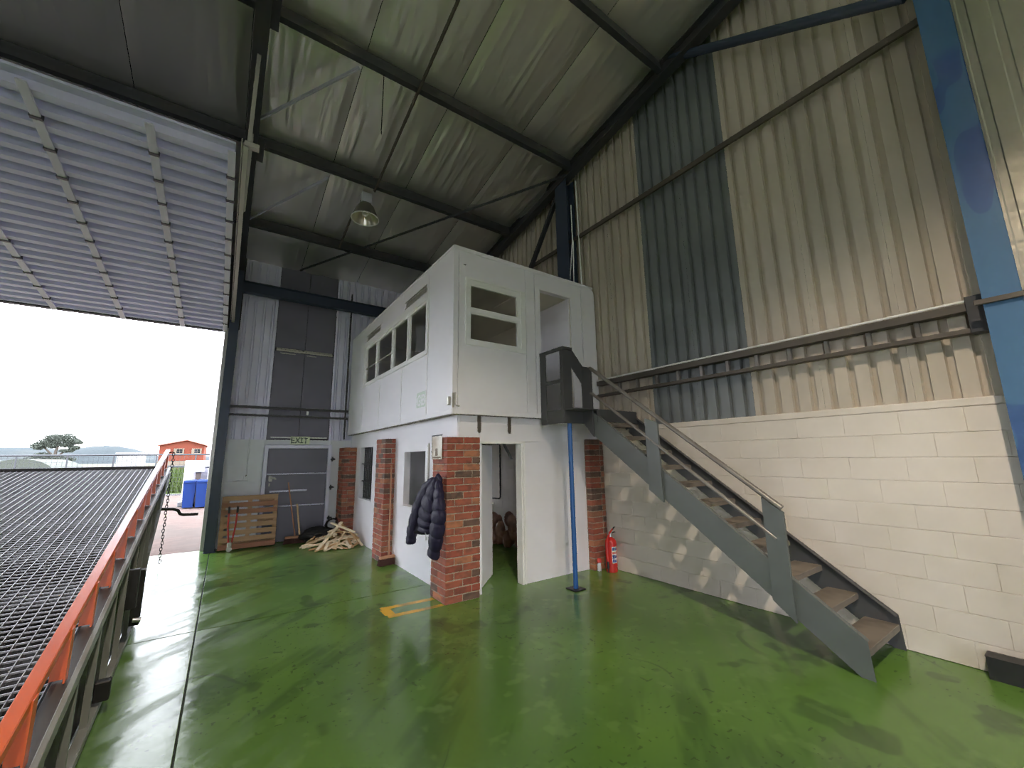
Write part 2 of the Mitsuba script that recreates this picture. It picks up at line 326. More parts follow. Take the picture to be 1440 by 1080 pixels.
# ---- roof lining: foil strips laid down the slope
ce = struct('ceiling')
purlin_y = [8.58, 6.66, 4.72, 2.82, .92]
def foil_strip(x0, x1, y0=0.0, y1=YF+.1, seed=0):
    nx, ny = 56, 96
    X, Y = np.meshgrid(np.linspace(x0, x1, nx), np.linspace(y0, y1, ny), indexing='ij')
    P = np.stack([X, Y, 0*X], -1)
    w = 1-np.abs(2*meshkit.fbm(P*np.array([4.6, .42, 1])+11, 3, seed)-1); w = w**3
    w2 = 1-np.abs(2*meshkit.fbm(P*np.array([9.0, .8, 1])+5, 3, seed+9)-1)
    live = meshkit.noise(P*np.array([.8, .35, 1])+2, seed)
    e = np.minimum(X-x0, x1-X)/(x1-x0); edge = np.clip(e*9, 0, 1)
    seg = np.ones_like(Y)
    for p in purlin_y: seg = np.minimum(seg, np.clip(np.abs(Y-p)/.45, .15, 1))
    Z = roof(0) - PITCH*Y - edge*seg*(.016 + .020*meshkit.fbm(P*np.array([1.6, .3, 1]), 2, seed+3) + .030*w**2*live + .012*w2**8*live)
    v = np.stack([X, Y, Z], -1).reshape(-1, 3); i, j = np.meshgrid(np.arange(nx-1), np.arange(ny-1), indexing='ij'); a = (i*ny+j).ravel()
    return M(v, np.vstack([np.stack([a, a+1, a+ny+1], 1), np.stack([a, a+ny+1, a+ny], 1)]))
sx = [-5.2, -3.95, -2.7, -1.45, -.2, 1.05, 2.3, 3.55, 4.99]
for k in range(8):
    part(ce, 'foil_strip', foil_strip(sx[k]+.004, sx[k+1]-.004, seed=0), 'm_foil', smooth=True)
part(ce, 'roof_sheet', prism([(YF+.3, EAVE-.03), (YF+.3, EAVE), (0, roof(0)+.07), (YB-.3, EAVE), (YB-.3, EAVE-.03), (0, roof(0)+.04)], XL-.2, XR+.2, 0), 'm_steel_dark')
part(ce, 'rear_foil', M([[XL, 0, roof(0)], [XR+.1, 0, roof(0)], [XR+.1, YB, EAVE], [XL, YB, EAVE]], [[0, 1, 2], [0, 2, 3]]), 'm_foil')
part(ce, 'side_foil', M([[XL, 0, roof(0)], [-5.2, 0, roof(0)], [-5.2, YF, EAVE], [XL, YF, EAVE]], [[0, 2, 1], [0, 3, 2]]), 'm_foil')

# ------------------------------------------------------------------ steelwork
def slope_pt(x, y, drop): return np.array([x, y, roof(y)-drop])
RU = np.array([0, PITCH, 1.0])/math.hypot(PITCH, 1)
for y, lab in zip(purlin_y, ('lowest purlin, nearest the exit door wall', 'second purlin up the roof, above the hanging lamp', 'third purlin up the roof', 'fourth purlin up the roof, high on the right', 'purlin nearest the ridge, out of view at the top')):
    if y < 1: continue
    k = thing('purlin', 'dark steel ' + lab, 'roof beam', 'purlins across the foil roof')
    put(k, cbeam(slope_pt(XL+.1, y, .125), slope_pt(4.62, y, .125), .075, .19, RU), 'm_steel_dark')
kr = thing('rafter', 'deep dark steel rafter above the edge of the big open door', 'roof beam')
part(kr, 'beam', ibeam(slope_pt(-.10, 0, .39), slope_pt(-.10, 9.62, .39), .15, .30, RU), 'm_steel_dark')
part(kr, 'cleat', prism([(4.50, roof(4.5)-.20), (4.72, roof(4.7)-.20), (4.62, roof(4.6)-.52)], -.06, .06, 0), 'm_steel_dark')
part(kr, 'cleat', prism([(6.50, roof(6.5)-.20), (6.78, roof(6.7)-.20), (6.62, roof(6.6)-.50)], -.06, .06, 0), 'm_steel_dark')
k = thing('rafter', 'dark steel rafter along the top of the ribbed gable wall', 'roof beam')
put(k, ibeam(slope_pt(4.70, 0, .14), slope_pt(4.70, 9.9, .14), .15, .22, RU), 'm_steel_dark')
col = thing('steel_column', 'bright blue steel column at the right edge of the photo', 'column')
part(col, 'shaft', ibeam((4.735, .262, 0), (4.735, .262, roof(.26)-.22), .19, .17, (1, 0, 0)), 'm_blue')
part(col, 'base_plate', box(4.60, 4.87, .12, .40, 0, .015, .003), 'm_blue')
col = thing('steel_column', 'dark blue steel column behind the upper white cabin', 'column')
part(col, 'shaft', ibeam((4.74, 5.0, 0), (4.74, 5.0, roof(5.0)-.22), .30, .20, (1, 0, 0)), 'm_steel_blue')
col = thing('steel_column', 'dark blue steel column beside the big open door', 'column')
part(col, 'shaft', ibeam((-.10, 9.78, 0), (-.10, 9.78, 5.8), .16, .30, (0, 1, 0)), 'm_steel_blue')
part(col, 'base_plate', box(-.185, .0, 9.60, 9.94, 0, .015, .003), 'm_steel_blue')
k = thing('eaves_beam', 'dark blue beam across the far wall, above the dark panels', 'beam')
put(k, ibeam((-.02, 9.80, 5.26), (4.8, 9.80, 5.26), .16, .24), 'm_steel_blue')
k = thing('wall_rail', 'upper of two dark rails across the far wall', 'rail')
put(k, angle((-.02, 9.90, 2.74), (2.25, 9.90, 2.74), .05), 'm_steel_dark')
k = thing('wall_rail', 'lower of two dark rails across the far wall', 'rail')
put(k, angle((-.02, 9.90, 2.575), (2.25, 9.90, 2.575), .04), 'm_steel_dark')
k = thing('girt', 'upper dark girt across the ribbed gable wall', 'rail')
put(k, cat([beam((4.85, .36, 5.52), (4.85, 9.7, 5.52), .10, .012), beam((4.80, .36, 5.49), (4.80, 9.7, 5.49), .012, .07)]), 'm_girt')
gl = thing('girt', 'lower channel girt above the white block wall, with a white conduit', 'rail')
part(gl, 'channel', cat([box(4.80, 4.905, .20, 4.5, 2.755, 2.825, .003), box(4.80, 4.815, .20, 4.5, 2.585, 2.615), box(4.80, 4.905, .20, 4.5, 2.578, 2.585)]), 'm_girt')
y = .42
while y < 4.4:
    part(gl, 'cleat', box(4.85, 4.90, y, y+.035, 2.60, 2.755, .002), 'm_rail'); y += .332
part(gl, 'conduit', tube([(4.815, .34, 2.842), (4.815, 4.5, 2.842)], .011), 'm_white_frame', smooth=40, label='white conduit pipe')
part(gl, 'end_bracket', box(4.78, 4.90, .36, .46, 2.57, 2.87, .004), 'm_steel_dark')
k = thing('girt', 'flat dark bar crossing the blue column', 'rail')
put(k, cat([box(4.62, 4.645, -1.2, .40, 2.745, 2.785, .003), box(4.645, 4.90, -1.2, .14, 2.60, 2.86, .003)]), 'm_girt')
k = thing('wall_brace', 'round blue diagonal brace high on the gable wall', 'brace')
put(k, tube([(4.74, 2.75, 7.30), (4.74, .40, 5.76)], .055, 12), 'm_steel_blue', smooth=40)
k = thing('wall_brace', 'short dark diagonal brace left of the column behind the cabin', 'brace')
put(k, beam((4.72, 5.10, 6.60), (4.72, 6.55, 4.75), .07, .07), 'm_steel_dark')
for a, b, lab in (((-.08, 6.16), (.98, 4.78), 'upper slanting strut from the rafter to a purlin'), ((-.06, 8.33), (1.0, 6.76), 'lower slanting strut from the rafter to a purlin, left of the lamp'),
                  ((1.0, 9.55), (4.62, 4.80), 'long dark wind brace across the roof behind the lamp')):
    k = thing('roof_brace', lab, 'brace'); put(k, angle(slope_pt(*a, .30), slope_pt(*b, .26), .05), 'm_steel_dark' if a[0] > 0 else 'm_stile')
k = thing('conduit', 'grey conduit running down the roof slope to the lamp', 'pipe')
put(k, tube([slope_pt(1.75, y_, .245) for y_ in (.5, 3, 5, 6.7)], .022), 'm_girt', smooth=40)
k = thing('conduit', 'short grey conduit on the roof slope below the lamp', 'pipe')
put(k, tube([slope_pt(1.56, 7.5, .24), slope_pt(1.56, 8.5, .24)], .022), 'm_girt', smooth=40)
k = thing('cable', 'thin black wire dangling from a purlin', 'cable')
put(k, tube([(1.28, 4.72, roof(4.72)-.2), (1.28, 4.72, 5.85), (1.285, 4.72, 5.80)], .006, 6), 'm_black')
for x_, y_, z1, lab in ((4.70, 4.78, 4.45, 'left'), (4.72, 4.74, 4.45, 'right')):
    pass
k = thing('cable', 'white cables hanging beside the column behind the cabin roof', 'cable')
put(k, cat([tube([(4.70, 4.80, 6.1), (4.70, 4.80, 5.4), (4.70, 4.94, 4.50)], .010, 6), tube([(4.71, 4.79, 5.4), (4.71, 4.83, 4.50)], .010, 6), tube([(4.80, 4.76, 6.6), (4.80, 4.72, 4.4)], .012, 6)]), 'm_white_frame')

# ------------------------------------------------------------------ lamps
def high_bay(x, y, z, label, lit=False, group=None, up=0.0):
    k = thing('high_bay_lamp', label, 'lamp', group)
    prof = [(.04, .30), (.10, .29), (.155, .22), (.20, .10), (.235, .02), (.245, .0), (.235, .0), (.225, .02), (.19, .10), (.145, .21), (.09, .27), (.0, .275)]
    part(k, 'shade', lathe(prof[:5], (x, y, z), 32), 'm_lamp_shade', smooth=40)
    part(k, 'rim', lathe([(.232, .012), (.246, .006), (.246, -.004), (.232, -.006), (.228, .008)], (x, y, z), 32), 'm_white_frame', smooth=40)
    part(k, 'reflector', lathe(prof[6:], (x, y, z), 32), 'm_lamp_in', smooth=40)
    b = lathe([(0, .055+up), (.035, .06+up), (.055, .09+up), (.058, .13+up*.7), (.045, .19+up*.4), (.02, .22+up*.2), (.018, .275)], (x, y, z), 20)
    key = part(k, 'bulb', b, 'm_bulb', smooth=60)
    if lit:
        scene[key]['emitter'] = {'type': 'area', 'radiance': {'type': 'rgb', 'value': list(LAMP_LIT)}}
    part(k, 'ballast_box', box(x-.09, x+.09, y-.07, y+.07, z+.31, z+.50, .008), 'm_ballast')
    part(k, 'neck', tube([(x, y, z+.28), (x, y, z+.33)], .045, 12), 'm_lamp_shade', smooth=40)
    part(k, 'hanger', cat([tube([(x, y, z+.50), (x, y, roof(y)-.20)], .008, 6), tube([(x-.10, y, z+.25), (x-.10, y, roof(y)-.20)], .005, 6)]), 'm_girt')
high_bay(1.70, 7.05, 5.97, 'unlit round high bay lamp hanging under the foil roof')
high_bay(.38, -.95, 6.55, 'lit high bay lamp near the ridge, out of view above the photographer', True, up=.075)

# ------------------------------------------------------------------ big sectional door, open under the roof
d1 = struct('door_1')
TD = math.tan(math.radians(8.0)); DX0, DX1 = -5.1, -.20
def dz(y): return 4.40 + TD*(10.02-y)
DU = np.array([0, TD, 1.0])/math.hypot(TD, 1)
NSEC = 12; y0 = 10.05; L = (10.05-4.97)/NSEC
for s in range(NSEC):
    ya = y0 - s*L; prof = []
    for r in range(2):
        o = r*L/2; q = L/2
        prof += [(o+.004, .0), (o+.030, -.085), (o+q*.52, -.085), (o+q*.57, .0), (o+q*.97, .0)]
    prof += [(L-.004, .0)]
    top = [(a, .028) for a, _ in (prof[-1], prof[0])]
    pts = [(ya-a, b) for a, b in prof+top]
    m = prism([(p[0], p[1]+dz(p[0])) for p in pts], DX0, DX1-.02, 0)
    part(d1, 'section', m, 'm_door_panel')
sxs = [DX1-.045, -.935, -1.80, -2.68, -3.55, -4.42]
for x in sxs:
    for s in range(NSEC):
        ya = y0 - s*L - .012; yb = y0 - (s+1)*L + .012
        part(d1, 'stile', beam((x, ya, dz(ya)-.097), (x, yb, dz(yb)-.097), .075, .022, DU, .003), 'm_stile')
part(d1, 'hinge', cat([box(x-.045, x+.045, y0-s*L-.022, y0-s*L+.022, dz(y0-s*L)-.116, dz(y0-s*L)-.06) for x in sxs for s in range(1, NSEC)]), 'm_steel_dark', kind='stuff')
part(d1, 'bottom_rail', beam((DX0, 10.04, 4.365), (DX1+.02, 10.04, 4.365), .09, .09, c=.004), 'm_door_panel')
part(d1, 'bottom_seal', box(DX0, DX1, 9.99, 10.09, 4.30, 4.322), 'm_rubber')
part(d1, 'track', cat([cbeam((DX1+.075, 4.9, dz(4.9)-.02), (DX1+.075, 9.75, dz(9.75)-.02), .05, .06, DU, .005), beam((DX1+.035, 4.9, dz(4.9)+.02), (DX1+.035, 9.75, dz(9.75)+.02), .012, .05, DU)]), 'm_galv', label='pale galvanised door track')
part(d1, 'track', cbeam((DX1+.05, 9.96, 0), (DX1+.05, 9.96, 4.3), .05, .05, (0, 1, 0)), 'm_galv')
part(d1, 'track_bracket', cat([box(DX1+.06, DX1+.20, 4.90, 4.96, dz(4.9)-.03, dz(4.9)+.03), beam((DX1+.10, 4.95, dz(4.95)), (DX1+.10, 4.95, roof(4.95)-.4), .04, .006, (0, 1, 0)), beam((DX1+.10, 6.1, dz(6.1)), (DX1+.10, 6.1, roof(6.1)-.4), .04, .006, (0, 1, 0))]), 'm_galv')
part(d1, 'jamb', cat([box(-.245, -.185, 9.93, 10.16, 0, 4.36, .004)]), 'm_galv')

# ------------------------------------------------------------------ exit door in the far wall, sign, switches
d2 = struct('door_2')
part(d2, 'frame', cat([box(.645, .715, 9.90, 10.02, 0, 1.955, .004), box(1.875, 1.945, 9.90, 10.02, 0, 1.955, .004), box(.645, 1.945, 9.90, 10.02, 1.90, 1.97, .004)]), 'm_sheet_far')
part(d2, 'leaf', box(.72, 1.87, 9.95, 10.0, .01, 1.895, .003), 'm_panel_dark', label='dark steel door leaf')
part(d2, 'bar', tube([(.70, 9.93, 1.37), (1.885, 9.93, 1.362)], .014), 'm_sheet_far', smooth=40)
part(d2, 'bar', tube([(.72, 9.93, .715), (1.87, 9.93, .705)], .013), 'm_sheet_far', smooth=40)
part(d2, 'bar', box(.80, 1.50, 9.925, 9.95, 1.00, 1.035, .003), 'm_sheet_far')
part(d2, 'lock', cat([tube([(.80, 9.92, 1.29), (.87, 9.88, 1.29), (.89, 9.88, 1.26)], .02), box(.765, .83, 9.92, 9.95, 1.22, 1.33, .004), box(.775, .80, 9.92, 9.95, 1.12, 1.19, .003)]), 'm_galv', label='grey lock and handle')
for z in (1.66, 1.05, .40):
    part(d2, 'hinge', cat([box(1.93, 2.03, 9.88, 9.91, z-.018, z+.018, .003), tube([(1.965, 9.88, z-.05), (1.965, 9.88, z+.05)], .018)]), 'm_steel_dark')
sg = thing('exit_sign', 'pale green EXIT sign above the dark door', 'sign')
part(sg, 'board', box(1.10, 1.475, 9.855, 9.87, 1.985, 2.15, .002), 'm_exit')
tm = meshkit.text_mesh('EXIT', .112, .003, bold=True); tm.vertices[:, 0] -= tm.bounds.mean(0)[0]; tm.vertices[:, 0] *= .92
part(sg, 'lettering', M(np.stack([1.275+tm.vertices[:, 0], 9.856-tm.vertices[:, 2], 2.012+tm.vertices[:, 1]], 1), tm.faces), 'm_text', label='EXIT in dark letters')
k = thing('rail_tube', 'thin white tube behind the EXIT sign', 'pipe')
put(k, tube([(.73, 9.90, 2.13), (1.82, 9.90, 2.125)], .013), 'm_white_frame', smooth=40)
sw = thing('wall_switch', 'white switch box with conduits on the pale wall left of the exit door', 'switch')
part(sw, 'box', box(.325, .405, 9.91, 9.95, 1.26, 1.35, .006), 'm_plaster')
part(sw, 'conduit', tube([(.37, 9.935, 1.35), (.37, 9.935, 2.12)], .011), 'm_plaster', smooth=40)
part(sw, 'conduit', tube([(.03, 9.935, 1.245), (.34, 9.935, 1.265)], .009), 'm_plaster', smooth=40)
part(sw, 'knob', box(.36, .378, 9.895, 9.912, 1.345, 1.37), 'm_black')
k = thing('wall_switch', 'small white box on the rails above the exit sign', 'switch')
put(k, box(1.37, 1.41, 9.84, 9.87, 2.62, 2.70, .004), 'm_white_frame')
k = thing('downpipe', 'thin dark pipe down the corner beside the white cabin', 'pipe')
put(k, tube([(2.18, 9.86, 5.6), (2.18, 9.86, 2.1)], .018), 'm_steel_dark', smooth=40)

# ------------------------------------------------------------------ upper white cabin
CX0, CX1, CY0, CY1, CZ0, CZ1 = 2.25, 4.86, 4.52, 9.84, 2.19, 4.45
cb = thing('upper_cabin', 'white prefabricated cabin standing on the ground floor office', 'cabin')
SY = [(4.60, 5.335), (5.345, 6.37), (6.38, 7.545), (7.555, 8.70), (8.71, 9.84)]
WY0, WY1, WZ0, WZ1 = 5.38, 8.62, 3.17, 3.96
for i, (a, b) in enumerate(SY):
    if i in (1, 2, 3):
        part(cb, 'side_panel', box(CX0, CX0+.03, a, b, CZ0+.05, 3.135, .003), 'm_white')
        hole = {1: (5.42, 6.30), 3: (7.66, 8.56)}.get(i)
        rects = holed(a, b, 4.055, CZ1-.03, [(hole[0], hole[1], 4.11, 4.21)] if hole else [])
        part(cb, 'side_panel', cat([box(CX0, CX0+.03, r[0], r[1], r[2], r[3]) for r in rects]), 'm_white')
        if hole:
            part(cb, 'vent', cat([box(CX0-.008, CX0+.002, hole[0]-.015, hole[1]+.015, 4.205, 4.222), box(CX0-.008, CX0+.002, hole[0]-.015, hole[1]+.015, 4.098, 4.115), box(CX0+.02, CX0+.03, hole[0], hole[1], 4.11, 4.21)] +
                 [beam((CX0+.014, hole[0], 4.12+.03*q), (CX0+.014, hole[1], 4.12+.03*q), .02, .004, (0.5, 0, .8)) for q in range(3)]), 'm_galv', label='slatted vent above the window')
    else:
        part(cb, 'side_panel', box(CX0, CX0+.03, a, b, CZ0+.05, CZ1-.03, .003), 'm_white')
part(cb, 'side_lining', cat([box(CX0+.03, CX0+.06, r[0], r[1], r[2], r[3]) for r in holed(CY0+.05, CY1, CZ0, CZ1-.03, [(WY0, WY1, WZ0, WZ1)])]), 'm_white_in')
part(cb, 'cover_strip', cat([box(CX0-.006, CX0, y-.012, y+.012, CZ0+.06, 3.10) for y in (5.34, 6.375, 7.55)]), 'm_white_frame')
wd = part(cb, 'side_window', cat([box(CX0-.02, CX0+.05, r[0], r[1], r[2], r[3]) for r in holed(WY0-.07, WY1+.06, WZ0-.05, WZ1+.10, [(WY0, WY1, WZ0, WZ1)])]), 'm_white_frame', label='long window of four panes with a white frame')
mull = [6.14, 6.90, 7.83]
for m_ in mull: part(cb, 'side_window__mullion', box(CX0-.012, CX0+.045, m_-.022, m_+.022, WZ0, WZ1), 'm_white_frame')
gy = [WY0, *mull, WY1]
for a, b in zip(gy, gy[1:]):
    part(cb, 'side_window__pane', box(CX0+.018, CX0+.023, a+.02, b-.02, WZ0, WZ1), 'm_glass')
    part(cb, 'side_window__sash', cat([box(CX0+.0, CX0+.035, r[0], r[1], r[2], r[3]) for r in holed(a+.015, b-.015, WZ0, WZ1, [(a+.05, b-.05, WZ0+.035, WZ1-.035)])]), 'm_white_frame')
for a, b in ((7.83, 8.62), (6.90, 7.83)):
    part(cb, 'side_window__sash_bar', box(CX0+.0, CX0+.03, a+.05, b-.05, 3.49, 3.515), 'm_galv')
part(cb, 'bottom_trim', cat([box(CX0-.012, CX0+.03, CY0, CY1, CZ0, CZ0+.055, .003), box(CX0, 3.68, CY0-.012, CY0+.03, CZ0+.0, CZ0+.06, .003)]), 'm_white')
part(cb, 'roof', cat([box(CX0-.01, CX1-.02, CY0-.012, CY1, CZ1-.035, CZ1, .004)]), 'm_white')
part(cb, 'ceiling', box(CX0+.06, CX1-.03, CY0+.05, CY1-.05, 4.385, 4.40), 'm_white_in')
part(cb, 'floor', box(CX0, CX1-.02, CY0+.0, CY1, CZ0+.0, CZ0+.05), 'm_tread')
part(cb, 'back_wall', cat([box(CX0+.06, CX1-.03, CY1-.05, CY1, CZ0, CZ1-.03), box(CX1-.05, CX1-.02, CY0+.03, CY1, CZ0, CZ1-.03)]), 'm_white_in')
part(cb, 'corner_post', box(CX0-.006, CX0+.07, CY0-.006, CY0+.08, CZ0+.02, CZ1-.01, .006), 'm_white')
FW = (2.48, 3.32, 3.16, 4.01)
part(cb, 'front_panel', cat([box(r[0], r[1], CY0, CY0+.03, r[2], r[3]) for r in holed(CX0+.075, 3.41, CZ0+.06, CZ1-.035, [FW])]), 'm_white')
part(cb, 'front_panel', box(3.42, 3.585, CY0, CY0+.03, CZ0+.06, CZ1-.035, .003), 'm_white')
part(cb, 'front_panel', cat([box(3.595, 3.67, CY0, CY0+.03, CZ0+.06, CZ1-.035), box(3.67, 4.33, CY0, CY0+.03, 4.165, CZ1-.035)]), 'm_white')
part(cb, 'front_panel', cat([box(4.33, 4.55, CY0, CY0+.03, CZ0+.06, CZ1-.035, .003)]), 'm_white')
part(cb, 'front_panel', prism([(4.558, 2.14), (4.80, 2.16), (4.86, 2.22), (4.86, 3.36), (4.842, 3.42), (4.86, 3.50), (4.86, 4.34), (4.835, 4.385), (4.78, 4.41), (4.558, 4.43)], CY0-.004, CY0+.03, 1), 'm_white', label='white end panel with a torn rounded edge')
part(cb, 'front_lining', cat([box(r[0], r[1], CY0+.03, CY0+.05, r[2], r[3]) for r in holed(CX0+.03, CX1-.03, CZ0, CZ1-.03, [FW, (3.67, 4.33, CZ0, 4.165)])]), 'm_white_in')
part(cb, 'top_trim', box(CX0, 4.555, CY0-.014, CY0, CZ1-.06, CZ1-.035, .002), 'm_white')
fw = part(cb, 'front_window', cat([box(r[0], r[1], CY0-.022, CY0+.045, r[2], r[3]) for r in holed(FW[0]-.06, FW[1]+.08, FW[2]-.06, FW[3]+.02, [FW])]), 'm_white_frame', label='two pane window with a white frame')
part(cb, 'front_window__transom', box(FW[0], FW[1], CY0-.012, CY0+.04, 3.555, 3.60, .003), 'm_white_frame')
for z0, z1 in ((FW[2], 3.555), (3.60, FW[3]-.06)):
    part(cb, 'front_window__pane', box(FW[0]+.02, FW[1]-.04, CY0+.016, CY0+.021, z0, z1), 'm_glass')
    part(cb, 'front_window__sash', cat([box(r[0], r[1], CY0-.006, CY0+.03, r[2], r[3]) for r in holed(FW[0], FW[1], z0, z1, [(FW[0]+.022, FW[1]-.062, z0+.025, z1-.02)])]), 'm_white_frame')
part(cb, 'front_window__head', box(FW[0], FW[1], CY0-.01, CY0+.04, FW[3]-.06, FW[3], .003), 'm_white_frame')
part(cb, 'door', box(4.32, 4.355, CY0+.05, 5.50, CZ0+.06, 4.16, .003), 'm_white', label='white door leaf standing open inwards')
part(cb, 'door_soffit', box(3.55, 4.40, CY0+.05, 5.62, 4.165, 4.18), 'm_white_in')
part(cb, 'door_frame', cat([box(3.67, 3.69, CY0, CY0+.09, CZ0+.06, 4.165), box(3.67, 4.33, CY0, CY0+.09, 4.15, 4.165)]), 'm_white')
part(cb, 'corner_latch', cat([box(CX0-.04, CX0-.006, CY0+.03, CY0+.09, 2.30, 2.41, .01), box(CX0-.012, CX0+.02, CY0-.016, CY0+.0, 2.27, 2.45), tube([(CX0+.03, CY0-.016, 2.46), (CX0+.03, CY0-.016, 2.30), (CX0+.09, CY0-.016, 2.285)], .008)]), 'm_galv', label='grey corner latch')
part(cb, 'stain', box(CX0+.14, CX0+.18, CY0-.001, CY0, 4.20, 4.215), 'm_steel_dark')
bt = thing('batten_light', 'white fluorescent batten under the ceiling of the upper cabin', 'lamp')
part(bt, 'body', box(2.75, 2.83, 5.2, 6.5, 4.345, 4.385, .005), 'm_white_frame'); part(bt, 'tube', tube([(2.79, 5.22, 4.325), (2.79, 6.48, 4.325)], .014), 'm_bulb', smooth=40)
fs = thing('faded_sticker', 'faded green stencilled square low on the side of the cabin', 'sticker')
part(fs, 'square', box(CX0-.0015, CX0, 5.37, 5.70, 2.375, 2.60), 'm_faded')
for a, txt in ((5.69, 'G'), (5.545, 'B')):
    tm = meshkit.text_mesh(txt, .15, .001, bold=True); s_ = .13/np.ptp(tm.vertices[:, 0])
    part(fs, 'letter', M(np.stack([CX0-.0016-tm.vertices[:, 2], a-.01-tm.vertices[:, 0]*s_, 2.405+tm.vertices[:, 1]], 1), tm.faces), 'm_white', label='faded stencil letter')

# ------------------------------------------------------------------ ground floor office
of = thing('ground_office', 'white walled office room with brick piers under the upper cabin', 'room')
W1 = (8.20, 9.10, .86, 1.89); W2 = (5.61, 6.46, .93, 1.755)
part(of, 'side_wall', cat([box(2.37, 2.47, r[0], r[1], r[2], r[3]) for r in holed(4.62, 9.94, 0, 2.19, [W1, W2])]), 'm_white')
part(of, 'window_sill', box(2.345, 2.40, W2[0]-.03, W2[1]+.03, W2[2]-.03, W2[2], .004), 'm_white')
part(of, 'window_sill', box(2.345, 2.40, W1[0]-.03, W1[1]+.03, W1[2]-.03, W1[2], .004), 'm_white')
part(of, 'window_trim', box(2.35, 2.37, 5.46, 5.485, .98, 1.86), 'm_galv')
part(of, 'window_bars', cat([box(2.41, 2.43, y-.008, y+.008, W1[2], W1[3]) for y in (8.32, 8.44, 8.56, 8.68, 8.8, 8.92)] + [box(2.405, 2.435, W1[0], W1[1], z-.01, z+.01) for z in (1.2, 1.55)]), 'm_steel_dark', label='dark burglar bars')
DOR = (2.73, 3.39, 0, 1.84)
part(of, 'front_wall', cat([box(r[0], r[1], 4.62, 4.72, r[2], r[3]) for r in holed(2.47, 4.875, 0, 2.19, [DOR])]), 'm_white')
part(of, 'fascia_board', box(2.39, 4.6, 4.606, 4.62, 2.105, 2.18, .003), 'm_white')
part(of, 'fascia_board', box(2.39, 4.6, 4.610, 4.62, 1.86, 2.10, .003), 'm_white')
part(of, 'door_frame', cat([box(3.345, 3.375, 4.60, 4.73, 0, 1.845, .003), box(3.385, 3.415, 4.60, 4.64, 0, 1.845, .003), box(2.70, 3.42, 4.60, 4.73, 1.83, 1.86, .003)]), 'm_white_frame')
DA = math.radians(-45)
part(of, 'door_leaf', rotz(box(2.72, 2.755, 4.73, 5.47, .012, 1.82, .003), DA, (2.72, 4.73)), 'm_white', label='white door leaf standing open inwards')
part(of, 'door_leaf__handle', rotz(cat([tube([(2.72, 5.40, 1.0), (2.675, 5.40, 1.0), (2.665, 5.29, 1.0)], .011), box(2.705, 2.72, 5.38, 5.42, .90, 1.08), tube([(2.755, 5.40, 1.0), (2.80, 5.40, 1.0), (2.81, 5.29, 1.0)], .011)]), DA, (2.72, 4.73)), 'm_metal')
part(of, 'far_partition', cat([box(a, b, 9.82, 9.9, c, d) for a, b, c, d in holed(2.47, 4.87, 0, 2.16, [(2.95, 3.56, .8, 1.95)])]), 'm_white')
part(of, 'ceiling', box(2.37, 4.87, 4.62, 9.9, 2.165, 2.19), 'm_white')
for x in (2.655, 3.13):
    part(of, 'joist_end', cat([box(x, x+.045, 4.585, 4.605, 1.985, 2.19), box(x+.015, x+.03, 4.575, 4.605, 1.965, 1.985)]), 'm_girt')
part(of, 'cable', tube([(4.855, 8.1, 1.95), (4.855, 7.50, 1.935), (4.855, 7.45, 1.90), (4.855, 7.45, .82), (4.855, 7.50, .785), (4.855, 7.95, .775)], .014), 'm_black', smooth=50, label='black cable loop on the inner wall')
cl = thing('black_strap', 'black cloth hung over the top of the open office door', 'cloth')
cl_m = rotz(cat([box(2.70, 2.718, 4.98, 5.16, 1.50, 1.845, .006), box(2.70, 2.775, 4.98, 5.16, 1.825, 1.845, .006), beam((2.708, 5.08, 1.53), (2.702, 5.20, 1.36), .016, .15, c=.006)]), DA, (2.72, 4.73))
put(cl, cl_m, 'm_black')
k = thing('door_brace', 'black slanting bar in the top corner of the office doorway', 'bar')
put(k, beam((3.13, 4.86, 2.0), (3.33, 4.80, 1.62), .035, .03), 'm_black')
for i in range(26):
    bx_, by_ = 4.36 + .38*rng.random(), 6.0 + 1.3*rng.random(); lvl = i % 3
    r_ = rng.uniform(.085, .12)
    s_ = trimesh.creation.icosphere(subdivisions=2, radius=1.0); v = np.array(s_.vertices)
    v *= (1 + .18*(meshkit.fbm(v*2.3+i*7, 3, 4)-.5)[:, None]*2)
    v = v*np.array([r_*.85, r_*.85, r_*1.35])
    k = thing('tan_bundle', 'shiny tan bundle in the heap inside the office doorway', 'bundle', 'tan bundles heaped in the office')
    put(k, M(v + np.array([bx_, by_, r_*1.25 + lvl*.17*(1 if lvl < 2 else .95)]), s_.faces), 'm_bag', smooth=True)

